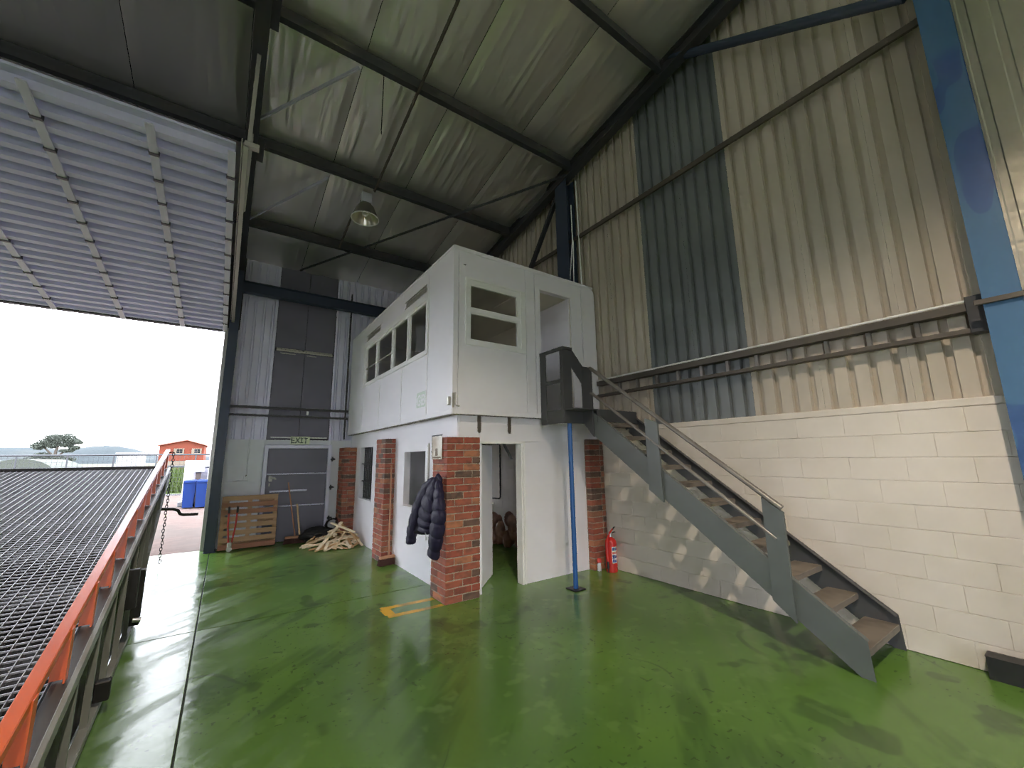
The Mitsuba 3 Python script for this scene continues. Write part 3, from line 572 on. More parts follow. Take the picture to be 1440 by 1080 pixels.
# ------------------------------------------------------------------ brick piers, each brick a part
def pier(name_label, x0, x1, y0, y1, top, sides, core=True):
    k = thing('brick_pier', name_label, 'pillar')
    j = .010; d = .106
    n = int(round(top/.083))
    part(k, 'mortar', box(x0+.007, x1-.007, y0+.007, y1-.007, 0, n*.083-.004), 'm_brick_mortar')
    for c in range(n):
        z0, z1 = c*.083+.004, c*.083+.077
        def lay(a, b, ph):
            out, p = [], a; first = True
            while p < b-.03:
                w = (.106 if ph and first else .222); q = min(p+w, b)
                if b-q < .05: q = b
                out.append((p, q)); p = q+j; first = False
            return out
        def add(bx):
            e = rng.uniform(-.003, .003, 3)
            m = box(bx[0]+e[0]*.6, bx[1]+e[0]*.6, bx[2]+e[1]*.6, bx[3]+e[1]*.6, z0+abs(e[2])*.4, z1-abs(e[2])*.4, .006)
            v = m.vertices; m.vertices = v + (meshkit.noise(v*23, 3)[:, None]-.5)*.006
            part(k, 'brick', m, 'm_brick_%d' % rng.choice(4, p=[.36, .27, .22, .15]))
        odd = c % 2
        if 'front' in sides:
            fx = (x0, x1) if odd == 0 else (x0+d+j if 'left' in sides else x0, x1-d-j if 'right' in sides else x1)
            for a, b in lay(fx[0], fx[1], False): add((a, b, y0, y0+d))
        if 'left' in sides:
            ly = (y0, y1) if odd else ((y0+d+j) if 'front' in sides else y0, y1)
            for a, b in lay(ly[0], ly[1], False): add((x0, x0+d, a, b))
        if 'right' in sides:
            ly = (y0, y1) if odd else ((y0+d+j) if 'front' in sides else y0, y1)
            for a, b in lay(ly[0], ly[1], False): add((x1-d, x1, a, b))
    return k
pier('tall red brick pier at the near corner of the office, with the jacket', 2.195, 2.655, 4.535, 4.955, 1.95, ('front', 'left', 'right'))
pier('red brick pier between the two ground floor windows, with a broom', 2.195, 2.38, 6.90, 7.40, 1.97, ('front', 'left'))
pier('red brick pier furthest back, beside the exit door', 2.11, 2.38, 9.42, 9.92, 1.95, ('front', 'left'))
pier('narrow red brick pier behind the stairs and the fire extinguisher', 4.57, 4.87, 4.50, 4.63, 1.91, ('front',))

# notice on the near pier
nt = thing('notice', 'curled paper notice in a clear sleeve on the near brick pier', 'notice')
part(nt, 'sheet', box(2.178, 2.184, 4.655, 4.945, 1.635, 1.925), 'm_poster')
part(nt, 'frame', cat([box(2.176, 2.186, 4.945, 4.952, 1.635, 1.94), box(2.176, 2.186, 4.65, 4.952, 1.925, 1.94)]), 'm_steel_dark')
part(nt, 'printed_block', cat([box(2.1765, 2.178, 4.77, 4.84, 1.68, 1.77), box(2.1765, 2.178, 4.68, 4.93, 1.65, 1.668)]), 'm_house_trim')

# ------------------------------------------------------------------ staircase along the gable wall
st = thing('staircase', 'grey steel staircase with landing along the white block wall', 'stairs')
SL = .7435
def top_z(y): return .263 + SL*(y-1.221)
def bot_z(y): return max(0.0, SL*(y-1.287)-.004)
sp = [(1.205, 0), (1.287, 0), (3.95, SL*(3.95-1.287)), (3.95, top_z(3.95)), (1.221, .263)]
part(st, 'stringer', cat([prism(sp, 4.034, 4.044, 0), beam((4.07, 1.225, .257), (4.07, 3.95, top_z(3.95)-.006), .05, .008, (0, -SL, 1)), beam((4.07, 1.31, .012), (4.07, 3.95, bot_z(3.95)+.004), .05, .008, (0, -SL, 1))]), 'm_stair')
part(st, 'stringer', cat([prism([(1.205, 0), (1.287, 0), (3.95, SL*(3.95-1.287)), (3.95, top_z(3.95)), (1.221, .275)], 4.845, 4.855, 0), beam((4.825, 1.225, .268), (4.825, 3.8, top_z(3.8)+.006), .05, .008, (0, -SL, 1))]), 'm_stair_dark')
for i in range(11):
    y0 = 1.225 + .255*i; z = .20 + .189*i
    part(st, 'tread', cat([box(4.05, 4.845, y0, y0+.235, z-.012, z, .003), box(4.05, 4.845, y0, y0+.01, z-.05, z-.01), box(4.05, 4.845, y0+.225, y0+.235, z-.045, z-.01)]), 'm_tread', label='worn brown tread')
    for q in (4.838, 4.05): part(st, 'tread_shade', prism([(y0+.01, z-.012), (y0+.23, z-.012), (y0+.23, z-.07)], q, q+.007, 0), 'm_stair_dark')  # dark triangles stand in for the shadows beneath each tread
def post(y0, y1, pts, x0=4.005, mat='m_stair'):
    part(st, 'post', cat([prism(pts, x0, x0+.012, 0), prism(pts, x0+.028-.012, x0+.028, 0)]), mat)
post(0, 0, [(1.67, .262), (1.835, .40), (1.835, 1.262), (1.67, 1.145)])
post(0, 0, [(2.855, 1.135), (3.03, 1.262), (3.03, 2.075), (2.865, 2.02)])
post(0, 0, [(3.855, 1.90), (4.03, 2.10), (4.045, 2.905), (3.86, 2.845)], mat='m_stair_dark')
part(st, 'handrail', tube([(4.02, 3.88, 2.845), (4.02, 1.68, 1.18)], .024, 10), 'm_rail', smooth=40, label='worn steel handrail')
part(st, 'mid_rail', tube([(4.02, 3.88, 2.50), (4.02, 1.75, .915)], .019, 10), 'm_rail', smooth=40)
# landing
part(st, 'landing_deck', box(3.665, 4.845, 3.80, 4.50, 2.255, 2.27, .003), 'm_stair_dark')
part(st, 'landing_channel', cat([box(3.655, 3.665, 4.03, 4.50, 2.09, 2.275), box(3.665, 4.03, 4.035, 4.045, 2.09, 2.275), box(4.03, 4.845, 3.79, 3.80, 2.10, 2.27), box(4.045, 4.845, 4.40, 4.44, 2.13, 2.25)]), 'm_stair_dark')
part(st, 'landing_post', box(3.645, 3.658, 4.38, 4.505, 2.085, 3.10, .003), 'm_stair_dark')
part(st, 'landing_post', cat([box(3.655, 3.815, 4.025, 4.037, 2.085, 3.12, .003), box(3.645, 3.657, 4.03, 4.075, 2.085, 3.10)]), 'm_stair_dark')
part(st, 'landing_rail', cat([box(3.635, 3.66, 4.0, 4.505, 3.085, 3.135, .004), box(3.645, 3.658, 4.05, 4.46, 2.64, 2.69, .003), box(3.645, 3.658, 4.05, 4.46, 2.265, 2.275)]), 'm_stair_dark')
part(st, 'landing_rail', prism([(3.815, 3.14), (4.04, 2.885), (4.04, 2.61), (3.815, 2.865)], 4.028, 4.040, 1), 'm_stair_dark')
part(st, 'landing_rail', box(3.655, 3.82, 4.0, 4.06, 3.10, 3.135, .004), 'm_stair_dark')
sp_ = thing('support_post', 'slim blue round post holding up the stair landing', 'post')
part(sp_, 'tube', tube([(3.775, 4.065, .012), (3.775, 4.065, 2.09)], .030, 16), 'm_pole_blue', smooth=40)
part(sp_, 'base_plate', rotz(box(3.685, 3.865, 3.975, 4.155, 0, .014, .003), .0), 'm_black', label='black square base plate')

# ------------------------------------------------------------------ fire extinguisher
fe = thing('fire_extinguisher', 'red fire extinguisher standing by the brick pier under the stairs', 'fire extinguisher')
ex, ey = 4.745, 4.33
part(fe, 'cylinder', lathe([(0, 0), (.075, 0), (.082, .012), (.082, .40), (.078, .425), (.06, .452), (.032, .468), (.025, .48), (0, .48)], (ex, ey, .0), 32), 'm_red', smooth=40)
part(fe, 'valve', cat([lathe([(.024, .478), (.024, .515), (.018, .53), (0, .53)], (ex, ey, 0), 16), box(ex-.012, ex+.012, ey-.03, ey+.01, .50, .54)]), 'm_metal', smooth=40)
part(fe, 'lever', cat([beam((ex-.02, ey, .525), (ex+.075, ey-.02, .615), .02, .008), beam((ex-.01, ey, .525), (ex+.08, ey-.02, .545), .02, .008)]), 'm_black')
part(fe, 'lever_guard', beam((ex-.03, ey, .525), (ex+.04, ey-.01, .585), .024, .008), 'm_red')
hose = np.array([(ex-.02, ey, .51), (ex-.06, ey-.01, .49), (ex-.10, ey-.02, .42), (ex-.118, ey-.03, .30), (ex-.118, ey-.04, .16)])
part(fe, 'hose', tube(hose, .013, 10), 'm_red', smooth=40)
part(fe, 'nozzle', cat([tube([(ex-.118, ey-.04, .16), (ex-.122, ey-.045, .07)], [.014, .018], 10), tube([(ex-.122, ey-.045, .07), (ex-.128, ey-.05, .015)], .008, 8)]), 'm_black', smooth=40)
a0 = math.atan2(-ey, -ex) + .62
def arc(z0, z1, da0, da1, r, n=8):
    a = np.linspace(a0+da0, a0+da1, n); v = [[ex+r*math.cos(t), ey+r*math.sin(t), z] for z in (z0, z1) for t in a]
    return M(v, [q for i in range(n-1) for q in ([i, i+1, n+i+1], [i, n+i+1, n+i])])
part(fe, 'label_sheet', arc(.13, .355, -.52, .52, .0828, 14), 'm_label_white', label='white label with red and blue blocks')
for z0, z1, m_ in ((.30, .343, 'm_label_blue'), (.255, .285, 'm_label_red'), (.195, .243, 'm_label_blue'), (.14, .185, 'm_label_blue')):
    part(fe, 'label_print', cat([arc(z0, z1, -.44, -.05, .0834), arc(z0, z1-.008, -.0, .20, .0834), arc(z0+.006, z1, .24, .45, .0834)]), m_)
bo = thing('bottle', 'small clear bottle with a pinkish red cap beside the brick pier', 'bottle')
part(bo, 'body', lathe([(0, 0), (.026, .002), (.028, .02), (.028, .09), (.018, .11), (.018, .12), (0, .12)], (4.62, 4.46, 0), 16), 'm_ballast', smooth=40)
part(bo, 'cap', lathe([(0, .175), (.024, .172), (.034, .15), (.034, .122), (.02, .115), (0, .115)], (4.62, 4.46, 0), 16), 'm_label_red', smooth=40)
k = thing('bait_box', 'low black box on the floor against the white block wall at the far right', 'box')
part(k, 'body', prism([(.735, 0), (.735, .15), (.33, .15), (.33, 0)], 4.745, 4.875, 0), 'm_black'); part(k, 'lid', box(4.74, 4.876, .32, .74, .15, .158, .003), 'm_black')

# ------------------------------------------------------------------ jacket on the near pier
def puffy(path, rx, ry, nq, flat_axis=(1, 0, 0), n=40, amp=.20, dens=140, twist=0):
    """quilted tube: path points, radii along it (across / out), nq quilt rings"""
    p = np.asarray(path, float); t = np.linspace(0, 1, len(p)); s = np.linspace(0, 1, dens)
    from scipy.interpolate import CubicSpline
    P = CubicSpline(t, p)(s); RX = np.interp(s, np.linspace(0, 1, len(rx)), rx); RY = np.interp(s, np.linspace(0, 1, len(ry)), ry)
    tan = np.gradient(P, axis=0); tan /= np.linalg.norm(tan, axis=1, keepdims=True)
    o = np.asarray(flat_axis, float)[None] - tan*(tan @ np.asarray(flat_axis, float))[:, None]; o /= np.linalg.norm(o, axis=1, keepdims=True)
    a = np.cross(tan, o); ang = np.arange(n)*2*np.pi/n
    q = np.abs(np.sin(np.pi*s*nq))**.6
    wob = 1 + .10*(meshkit.fbm(np.stack([s[:, None]*9+0*ang, 2*np.cos(ang)[None]+0*s[:, None], 2*np.sin(ang)[None]+0*s[:, None]], -1), 3, 2)-.5)*2
    k_ = (1 - amp + amp*q)[:, None]*wob
    v = P[:, None] + (RX[:, None]*k_*np.cos(ang))[..., None]*a[:, None] + (RY[:, None]*k_*np.sin(ang))[..., None]*o[:, None]
    v = v.reshape(-1, 3); f = []
    for i in range(dens-1):
        for j in range(n):
            u = [i*n+j, i*n+(j+1) % n, (i+1)*n+(j+1) % n, (i+1)*n+j]; f += [[u[0], u[1], u[2]], [u[0], u[2], u[3]]]
    v = np.vstack([v, P[0], P[-1]-tan[-1]*.03]); m = len(v)
    for j in range(n): f += [[m-2, (j+1) % n, j], [m-1, (dens-1)*n+j, (dens-1)*n+(j+1) % n]]
    return M(v, f)
jk = thing('jacket', 'navy quilted puffer jacket hanging on the near brick pier', 'jacket')
part(jk, 'body', puffy([(2.125, 4.63, 1.42), (2.09, 4.68, 1.28), (2.07, 4.76, 1.08), (2.065, 4.80, .92), (2.07, 4.81, .79)], [.03, .115, .175, .19, .19], [.035, .065, .085, .09, .08], 5.5), 'm_jacket', smooth=True)
part(jk, 'sleeve', puffy([(2.11, 4.70, 1.38), (2.065, 4.88, 1.25), (2.05, 5.06, 1.02), (2.055, 5.22, .76), (2.065, 5.29, .57)], [.05, .095, .10, .095, .08], [.04, .055, .065, .065, .06], 7), 'm_jacket', smooth=True)
part(jk, 'sleeve', puffy([(2.125, 4.59, 1.38), (2.085, 4.52, 1.22), (2.07, 4.48, 1.02), (2.065, 4.51, .80), (2.07, 4.60, .55)], [.04, .095, .13, .125, .10], [.04, .06, .075, .08, .065], 6.5), 'm_jacket', smooth=True)
part(jk, 'collar', tube([(2.15, 4.67, 1.40), (2.12, 4.62, 1.44), (2.13, 4.57, 1.40), (2.10, 4.56, 1.30)], [.02, .028, .028, .02], 12), 'm_jacket', smooth=True)
part(jk, 'zip_pull', tube([(2.01, 4.70, .80), (2.012, 4.69, .70)], .006, 6), 'm_metal')
part(jk, 'lining', lathe([(0, 0), (.12, -.004), (.155, .01)], (2.085, 4.83, .765), 20), 'm_jacket_lining')

# ------------------------------------------------------------------ brooms, pallet, bolt cutter, offcuts
def broom(label, foot, head, along, hl=.34):
    k = thing('broom', label, 'broom')
    foot, head = np.array(foot, float), np.array(head, float); a = np.array(along, float); a /= np.linalg.norm(a)
    part(k, 'handle', tube([foot+(0, 0, .12), head], .013, 10), 'm_broom_wood', smooth=40)
    part(k, 'head', beam(foot-a*hl/2+(0, 0, .115), foot+a*hl/2+(0, 0, .115), .06, .045, c=.008), 'm_broom_wood')
    r = np.array([a[1], -a[0], 0])
    pts = [(x, y) for x in np.linspace(-hl/2, hl/2, 16) for y in (-.025, 0, .025)]
    part(k, 'bristles', cat([beam(foot+a*x*.97+r*y+(0, 0, .095), foot+a*x*1.08+r*y*1.7+(0, 0, .0), .018, .018) for x, y in pts]), 'm_bristle', kind='stuff')
broom('wooden broom leaning on the brick pier between the windows', (2.275, 6.76, 0), (2.30, 6.865, 1.55), (1, .12, 0), .30)
broom('dark headed broom leaning on the exit door', (1.30, 9.62, 0), (1.13, 9.90, 1.19), (1, -.2, 0), .36)
k = thing('wooden_stick', 'pale wooden stick leaning on the exit door beside the broom', 'stick')
put(k, beam((1.40, 9.62, .0), (1.33, 9.91, .74), .03, .02, c=.004), 'm_stick')
pl = thing('pallet', 'wooden pallet leaning upright on the wall beside the big open door', 'pallet')
# local frame of the pallet: u along x, v up the leaning face, w its depth to the wall
lean = math.radians(7); pv = np.array([0, math.sin(lean), math.cos(lean)]); pw = np.array([0, math.cos(lean), -math.sin(lean)])
P0 = np.array([.02, 9.60, .022])
def pbox(u0, u1, v0, v1, w0, w1, c=.004):
    b = box(u0, u1, v0, v1, w0, w1, c); b.vertices = P0 + b.vertices[:, :1]*np.array([1, 0, 0]) + b.vertices[:, 1:2]*pv + b.vertices[:, 2:3]*pw
    b.faces = b.faces[:, ::-1]; return b
for i in range(8):
    v0 = .0 + i*.126
    part(pl, 'slat', pbox(0, .93, v0, v0+.088, 0, .02), 'm_pallet_red' if i in (0, 5, 6) else 'm_pallet')
for u in (0, .42, .86):
    part(pl, 'bearer', pbox(u, u+.07, 0, .97, .02, .10), 'm_pallet')
for u, w in ((.09, .3), (.55, .12)):
    pass
part(pl, 'back_board', pbox(0, .93, .02, .12, .10, .118), 'm_pallet'); part(pl, 'back_board', pbox(0, .93, .43, .53, .10, .118), 'm_pallet'); part(pl, 'back_board', pbox(0, .93, .85, .95, .10, .118), 'm_pallet')
part(pl, 'packing_card', pbox(.12, .60, .13, .93, .045, .055), 'm_ballast', label='grey sheet behind the slats')
bc = thing('bolt_cutter', 'bolt cutter with long red handles leaning on the pallet', 'bolt cutter')
for dx0, dx1 in ((-.055, -.02), (.075, .03)):
    part(bc, 'handle', tube([(.20+dx1, 9.50, .16), (.20+dx0*.9, 9.53, .45), (.20+dx0, 9.58, .70)], .014, 10), 'm_red', smooth=40)
    part(bc, 'grip', tube([(.20+dx0, 9.58, .68), (.20+dx0*1.05, 9.592, .80)], .018, 10), 'm_rubber', smooth=40)
part(bc, 'jaw', cat([lathe([(0, -.015), (.045, -.015), (.045, .015), (0, .015)], (.20, 9.485, .05), 14, (0, 1, 0)), box(.165, .235, 9.475, 9.505, .05, .17, .01)]), 'm_galv')
bagk = thing('black_bag', 'crumpled black plastic bag behind the pile of offcuts', 'bag')
s_ = trimesh.creation.icosphere(subdivisions=4, radius=1.0); v = np.array(s_.vertices)
v *= (1+.5*(meshkit.fbm(v*2.2, 4, 5)-.5))[:, None]; v = v*np.array([.34, .16, .17]); v[:, 2] = np.maximum(v[:, 2], -.11)
put(bagk, M(v+np.array([1.72, 9.60, .112]), s_.faces), 'm_black', smooth=True)
k = thing('cable', 'black cable coil in the corner behind the offcuts', 'cable')
put(k, cat([tube([(2.0+.14*math.cos(t)+.02*q, 9.66+.03*q, .28+.12*math.sin(t)) for t in np.linspace(0, math.pi*1.2, 12)], .013, 6) for q in range(3)] + [tube([(2.08, 9.70, .28), (2.10, 9.72, .02)], .013, 6), tube([(1.88, 9.66, .2), (1.85, 9.64, .02)], .013, 6)]), 'm_black', smooth=40)
# heap of offcuts: every stick is a thing
pc = np.array([1.88, 8.92])
special = [((1.30, 8.72, .05), (2.08, 8.60, .17), .045, .03), ((1.52, 8.46, .03), (2.05, 9.05, .40), .06, .025), ((1.80, 8.38, .03), (2.04, 8.70, .26), .025, .02), ((1.90, 8.50, .02), (2.02, 8.34, .015), .03, .02),
           ((1.86, 9.1, .40), (2.20, 8.62, .25), .06, .025), ((1.55, 9.05, .04), (1.66, 8.86, .16), .04, .02), ((1.40, 8.95, .02), (1.50, 8.85, .05), .03, .02), ((2.05, 9.08, .36), (2.26, 8.55, .13), .05, .025)]
sticks = list(special)
for i in range(66):
    r_ = .52*math.sqrt(rng.random()); t = rng.uniform(0, 2*math.pi); c_ = pc + r_*np.array([math.cos(t), math.sin(t)]); hz = .015 + (.36*max(0, 1-r_/.55))*rng.random()**.7
    L = rng.uniform(.22, .62)*(1-.35*r_/.52); a = rng.uniform(0, math.pi); d_ = np.array([math.cos(a), math.sin(a), 0]); rad = np.array([math.cos(t), math.sin(t)])
    d_[2] = -.55*(d_[:2] @ rad)*(r_/.52)
    p0, p1 = np.array([*c_, hz])-d_*L/2, np.array([*c_, hz])+d_*L/2
    lo = min(p0[2], p1[2])
    if lo < .014: p0[2] += .014-lo; p1[2] += .014-lo
    for p_ in (p0, p1):
        p_[0] = min(p_[0], 2.33); 
    sticks.append((p0, p1, rng.uniform(.018, .05), rng.uniform(.012, .026)))
for i, (p0, p1, w, h) in enumerate(sticks):
    k = thing('wooden_offcut', 'pale wooden offcut in the pile by the exit door' if i not in (0, 1) else ('longest pale offcut, lying flat to the left of the pile' if i == 0 else 'broad offcut slanting across the front of the pile'), 'offcut', 'wooden offcuts in the pile')
    put(k, beam(p0, p1, w, h, c=.002), rng.choice(['m_stick', 'm_stick_pale', 'm_stick_pale', 'm_stick_dark']))

# ------------------------------------------------------------------ yard ramp
ra = thing('yard_ramp', 'grey steel yard ramp with grating deck and orange kerbs rising to the open door', 'ramp')
YW = math.radians(-2.1); EA = np.array([math.sin(YW), math.cos(YW), 0]); ER = np.array([math.cos(YW), -math.sin(YW), 0]); PO = np.array([-.80, 8.9, 0])
T10 = math.tan(math.radians(10)); RW = 2.35
def rp(s, r, z): return PO + EA*(s-8.9) + ER*r + np.array([0, 0, z])
def dk(s): return 1.595 - T10*(8.9-s)
KH = .265
SU = np.array([-math.sin(YW)*0, -T10, 1.0]); S0, S1 = .55, 8.72
for sg_, r0 in ((1, 0.0), (-1, -RW)):
    part(ra, 'kerb_rail', cat([beam(rp(S0, r0, dk(S0)+KH-.010), rp(8.9, r0, dk(8.9)+KH-.010), .055, .020, SU, .004), beam(rp(S0, r0+sg_*.024, dk(S0)+KH-.022), rp(8.9, r0+sg_*.024, dk(8.9)+KH-.022), .007, .035, SU)]), 'm_orange', label='orange kerb rail')
    s = .98
    while s < 8.9:
        part(ra, 'kerb_post', cat([beam(rp(s, r0, dk(s)), rp(s, r0, dk(s)+KH-.02), .065, .010, EA), beam(rp(s-.033, r0+sg_*.03, dk(s)), rp(s-.033, r0+sg_*.03, dk(s)+KH-.02), .007, .066, EA)]), 'm_orange')
        s += .545
    part(ra, 'ledge', beam(rp(.05, r0+sg_*.018, dk(.05)-.012), rp(8.72, r0+sg_*.018, dk(8.72)-.012), .075, .012, SU), 'm_ramp_dark')
    part(ra, 'side_beam', cat([beam(rp(.05, r0+sg_*.058, dk(.05)-.03), rp(8.72, r0+sg_*.058, dk(8.72)-.03), .025, .06, SU, .003), beam(rp(.05, r0+sg_*.042, dk(.05)-.07), rp(8.72, r0+sg_*.042, dk(8.72)-.07), .008, .10, SU)]), 'm_ramp')
    low = [(8.75, dk(8.75)-.10), (6.65, .58), (6.0, .05), (1.2, .05)]
    part(ra, 'lower_chord', cat([beam(rp(low[i][0], r0+sg_*.055, low[i][1]), rp(low[i+1][0], r0+sg_*.055, low[i+1][1]), .05, .05, c=.004) for i in range(3)]), 'm_ramp')
    lo = lambda s: np.interp(s, [a for a, _ in low[::-1]], [b for _, b in low[::-1]])
    s = 1.6; i = 0
    while s < 8.5:
        if dk(s)-.10 > lo(s)+.06:
            part(ra, 'upright', beam(rp(s, r0+sg_*.050, lo(s)), rp(s, r0+sg_*.050, dk(s)-.05), .035, .03, EA), 'm_ramp')
        s += .545; i += 1
    part(ra, 'shade_plate', M([rp(a, r0+sg_*.015, b) for a, b in [(low[3][0], low[3][1]), (low[2][0], low[2][1]), (low[1][0], low[1][1]), (low[0][0], low[0][1]), (8.75, dk(8.75)-.05), (1.2, dk(1.2)-.05)]], [[0, 1, 5], [1, 2, 5], [2, 4, 5], [2, 3, 4]]), 'm_black', label='black plate standing in for the shade inside the ramp side')  # added plate, its black stands in for the shaded interior
for s, z0, z1, dr_ in ((4.95, .42, .74, .10), (5.55, .12, .62, .10), (4.05, .10, .22, .08), (3.05, .02, .16, .09)):
    part(ra, 'bracket', beam(rp(s, .085, z0), rp(s, .085, z1), dr_, .07, EA, .006), 'm_black')
part(ra, 'pin', tube([rp(5.45, .09, .19), rp(5.45, .15, .185)], .022, 10), 'm_metal', smooth=40)
gr = []
nb = int((RW-.1)/.057)
for i in range(nb+1):
    r_ = -.03 - i*(RW-.06)/nb; gr.append(beam(rp(.1, r_, dk(.1)-.015), rp(8.66, r_, dk(8.66)-.015), .005, .030, SU))
s = .15
while s < 8.66:
    gr.append(beam(rp(s, -.03, dk(s)-.006), rp(s, -RW+.03, dk(s)-.006), .0045, .010)); s += .060
part(ra, 'grating', cat(gr), 'm_grate', kind='stuff', label='steel grating deck')
for s in np.arange(.6, 8.7, .9):
    part(ra, 'cross_beam', beam(rp(s, -.06, dk(s)-.085), rp(s, -RW+.06, dk(s)-.085), .08, .09), 'm_black')
part(ra, 'end_lip', beam(rp(8.72, -.02, dk(8.72)+.0), rp(8.72, -RW+.02, dk(8.72)+.0), .07, .05, c=.006), 'm_ramp_dark')
part(ra, 'end_plate', M([rp(8.74, -.03, dk(8.7)-.02), rp(8.74, -RW+.03, dk(8.7)-.02), rp(8.74, -RW+.03, dk(8.7)-.2), rp(8.74, -.03, dk(8.7)-.2)], [[0, 1, 2], [0, 2, 3]]), 'm_ramp')
part(ra, 'shade_sheet', M([rp(.9, -.06, dk(.9)-.13), rp(.9, -RW+.06, dk(.9)-.13), rp(8.7, -RW+.06, dk(8.7)-.16), rp(8.7, -.06, dk(8.7)-.16)], [[0, 1, 2], [0, 2, 3]]), 'm_black')  # black sheet added under the grating, stands in for the shade below
part(ra, 'tow_bar', tube([rp(7.85, .0, .99), rp(7.85, .20, .975), rp(7.85, .26, .95), rp(7.85, .285, .90), rp(7.85, .32, .885), rp(7.85, .50, .88)], .020, 10), 'm_black', smooth=40, label='bent black bar sticking out of the side')
ch = thing('chain', 'steel chain hanging from the upper end of the ramp kerb to the floor', 'chain')
def link(c, turn):
    t = np.linspace(0, 2*np.pi, 15); p = np.stack([.016*np.sign(np.cos(t))*np.abs(np.cos(t))**.8, 0*t, .032*np.sin(t)], 1)
    m = tube(p, .0050, 6, cap=False)
    v = m.vertices; 
    if turn: v = v[:, [1, 0, 2]]
    return M(v + c, m.faces)
z = 1.775; i = 0
while z > .04:
    part(ch, 'link', link(np.array([-.722+.004*math.sin(i*.9), 8.90+.004*math.cos(i*.7), z]), i % 2), 'm_steel_dark', smooth=60); z -= .047; i += 1
part(ch, 'shackle', tube([(-.79, 8.88, 1.80), (-.73, 8.90, 1.815), (-.722, 8.90, 1.79)], .009, 6), 'm_steel_dark')

# ------------------------------------------------------------------ outside
gd = struct('ground')
put(gd, box(-900, 700, YF+.05, 1700, -.5, -.06), 'm_ground')
pv_ = struct('pavement')
put(pv_, box(-30, 12, YF+.01, 27.0, -.1, -.015), 'm_paving')
part(pv_, 'kerb', box(-30, 12, 27.0, 27.2, -.1, .06, .01), 'm_road')
yw = thing('yard_wall', 'low white plastered wall in the yard behind the blue bins', 'wall')
part(yw, 'body', cat([box(-1.26, 2.5, 20.25, 20.50, -.02, 1.70, .01), box(-.52, 2.5, 20.0, 23.0, -.02, 1.95, .01)]), 'm_white')
part(yw, 'plinth_stone', box(-1.34, -1.10, 20.10, 20.30, -.02, .16, .02), 'm_road')
mb = thing('meter_box', 'white meter box on a pinkish post against the yard wall', 'meter box')
part(mb, 'box', box(-.98, -.62, 19.78, 20.22, 1.25, 1.60, .02), 'm_ballast'); part(mb, 'post', box(-.88, -.72, 19.85, 20.2, -.02, 1.25, .01), 'm_paving')
part(mb, 'inlet_pipe', tube([(-.66, 19.90, 1.42), (-.30, 19.90, 1.44)], .03, 8), 'm_fence', smooth=40)
for i, (x, y, lab) in enumerate(((-.98, 19.1, 'blue wheelie bin, leftmost of three by the white yard wall'), (-.60, 18.98, 'blue wheelie bin, middle of three by the white yard wall'), (-.22, 18.86, 'blue wheelie bin, rightmost of three, half hidden by the door column'))):
    b = thing('wheelie_bin', lab, 'bin', 'blue wheelie bins')
    lo_, hi_ = box(x-.15, x+.15, y, y+.5, .0, .02), None
    v = np.array([[x+sx_*(.15+.035*t), y+.25+sy_*(.26+.05*t), .03+t*.91] for t in (0, 1) for sx_ in (-1, 1) for sy_ in (-1, 1)])
    f = [[0, 1, 3], [0, 3, 2], [4, 6, 7], [4, 7, 5], [0, 4, 5], [0, 5, 1], [2, 3, 7], [2, 7, 6], [0, 2, 6], [0, 6, 4], [1, 5, 7], [1, 7, 3]]
    part(b, 'body', M(v, f), 'm_bin')
    part(b, 'lid', cat([box(x-.18, x+.18, y-.08, y+.60, .94, .985, .015), box(x-.175, x+.175, y-.095, y-.075, .90, .95, .005)]), 'm_bin')
    part(b, 'wheel', tube([(x-.18, y+.52, .09), (x-.15, y+.52, .09)], .1, 14), 'm_rubber', smooth=40); part(b, 'wheel', tube([(x+.15, y+.52, .09), (x+.18, y+.52, .09)], .1, 14), 'm_rubber', smooth=40)
    part(b, 'print', cat([box(x-.07, x+.0, y-.045, y-.03, .76, .785), box(x-.05, x+.04, y-.045, y-.03, .73, .75)]), 'm_label_white')
# fence of posts, rails and mesh
fn = thing('yard_fence', 'grey mesh fence with two rails along the far side of the yard', 'fence')
FY = 26.0
part(fn, 'rail', tube([(-22, FY, 2.0), (2.6, FY, 2.0)], .035, 8), 'm_fence', smooth=40); part(fn, 'rail', tube([(-22, FY, 1.42), (2.6, FY, 1.42)], .022, 8), 'm_fence', smooth=40)
for i in range(16):
    part(fn, 'post', tube([(-20.6+1.49*i, FY, -.05), (-20.6+1.49*i, FY, 2.02)], .028, 8), 'm_fence', smooth=40)
part(fn, 'mesh', cat([box(x-.004, x+.004, FY-.004, FY+.004, .05, 1.98) for x in np.arange(-22, 2.6, .16)] + [box(-22, 2.6, FY-.004, FY+.004, z-.004, z+.004) for z in np.arange(.1, 1.95, .2)]), 'm_fence', kind='stuff')
f2 = thing('guard_rail', 'low pale roadside rail beyond the fence', 'rail')
part(f2, 'rail', box(-14, 2, 33.9, 34.0, 1.25, 1.42, .02), 'm_fence')
part(f2, 'post', cat([box(x-.06, x+.06, 33.95, 34.05, -.05, 1.4) for x in np.arange(-14, 2, .8)]), 'm_fence', kind='stuff')
gk = thing('grass_bank', 'bright green grassy bank between the ramp and the white yard wall', 'grass')
labels[gk]['kind'] = 'stuff'; del labels[gk]['category']
gx, gy_ = rng.uniform(-6, 1.2, 5200), rng.uniform(27.4, 33, 5200); gh = rng.uniform(.2, .55, 5200)
def bank(x, y): return .05 + .85*np.clip((y-27.3)/3.5, 0, 1)
ga = rng.uniform(0, 2*np.pi, 5200); gz = bank(gx, gy_); w_ = .05
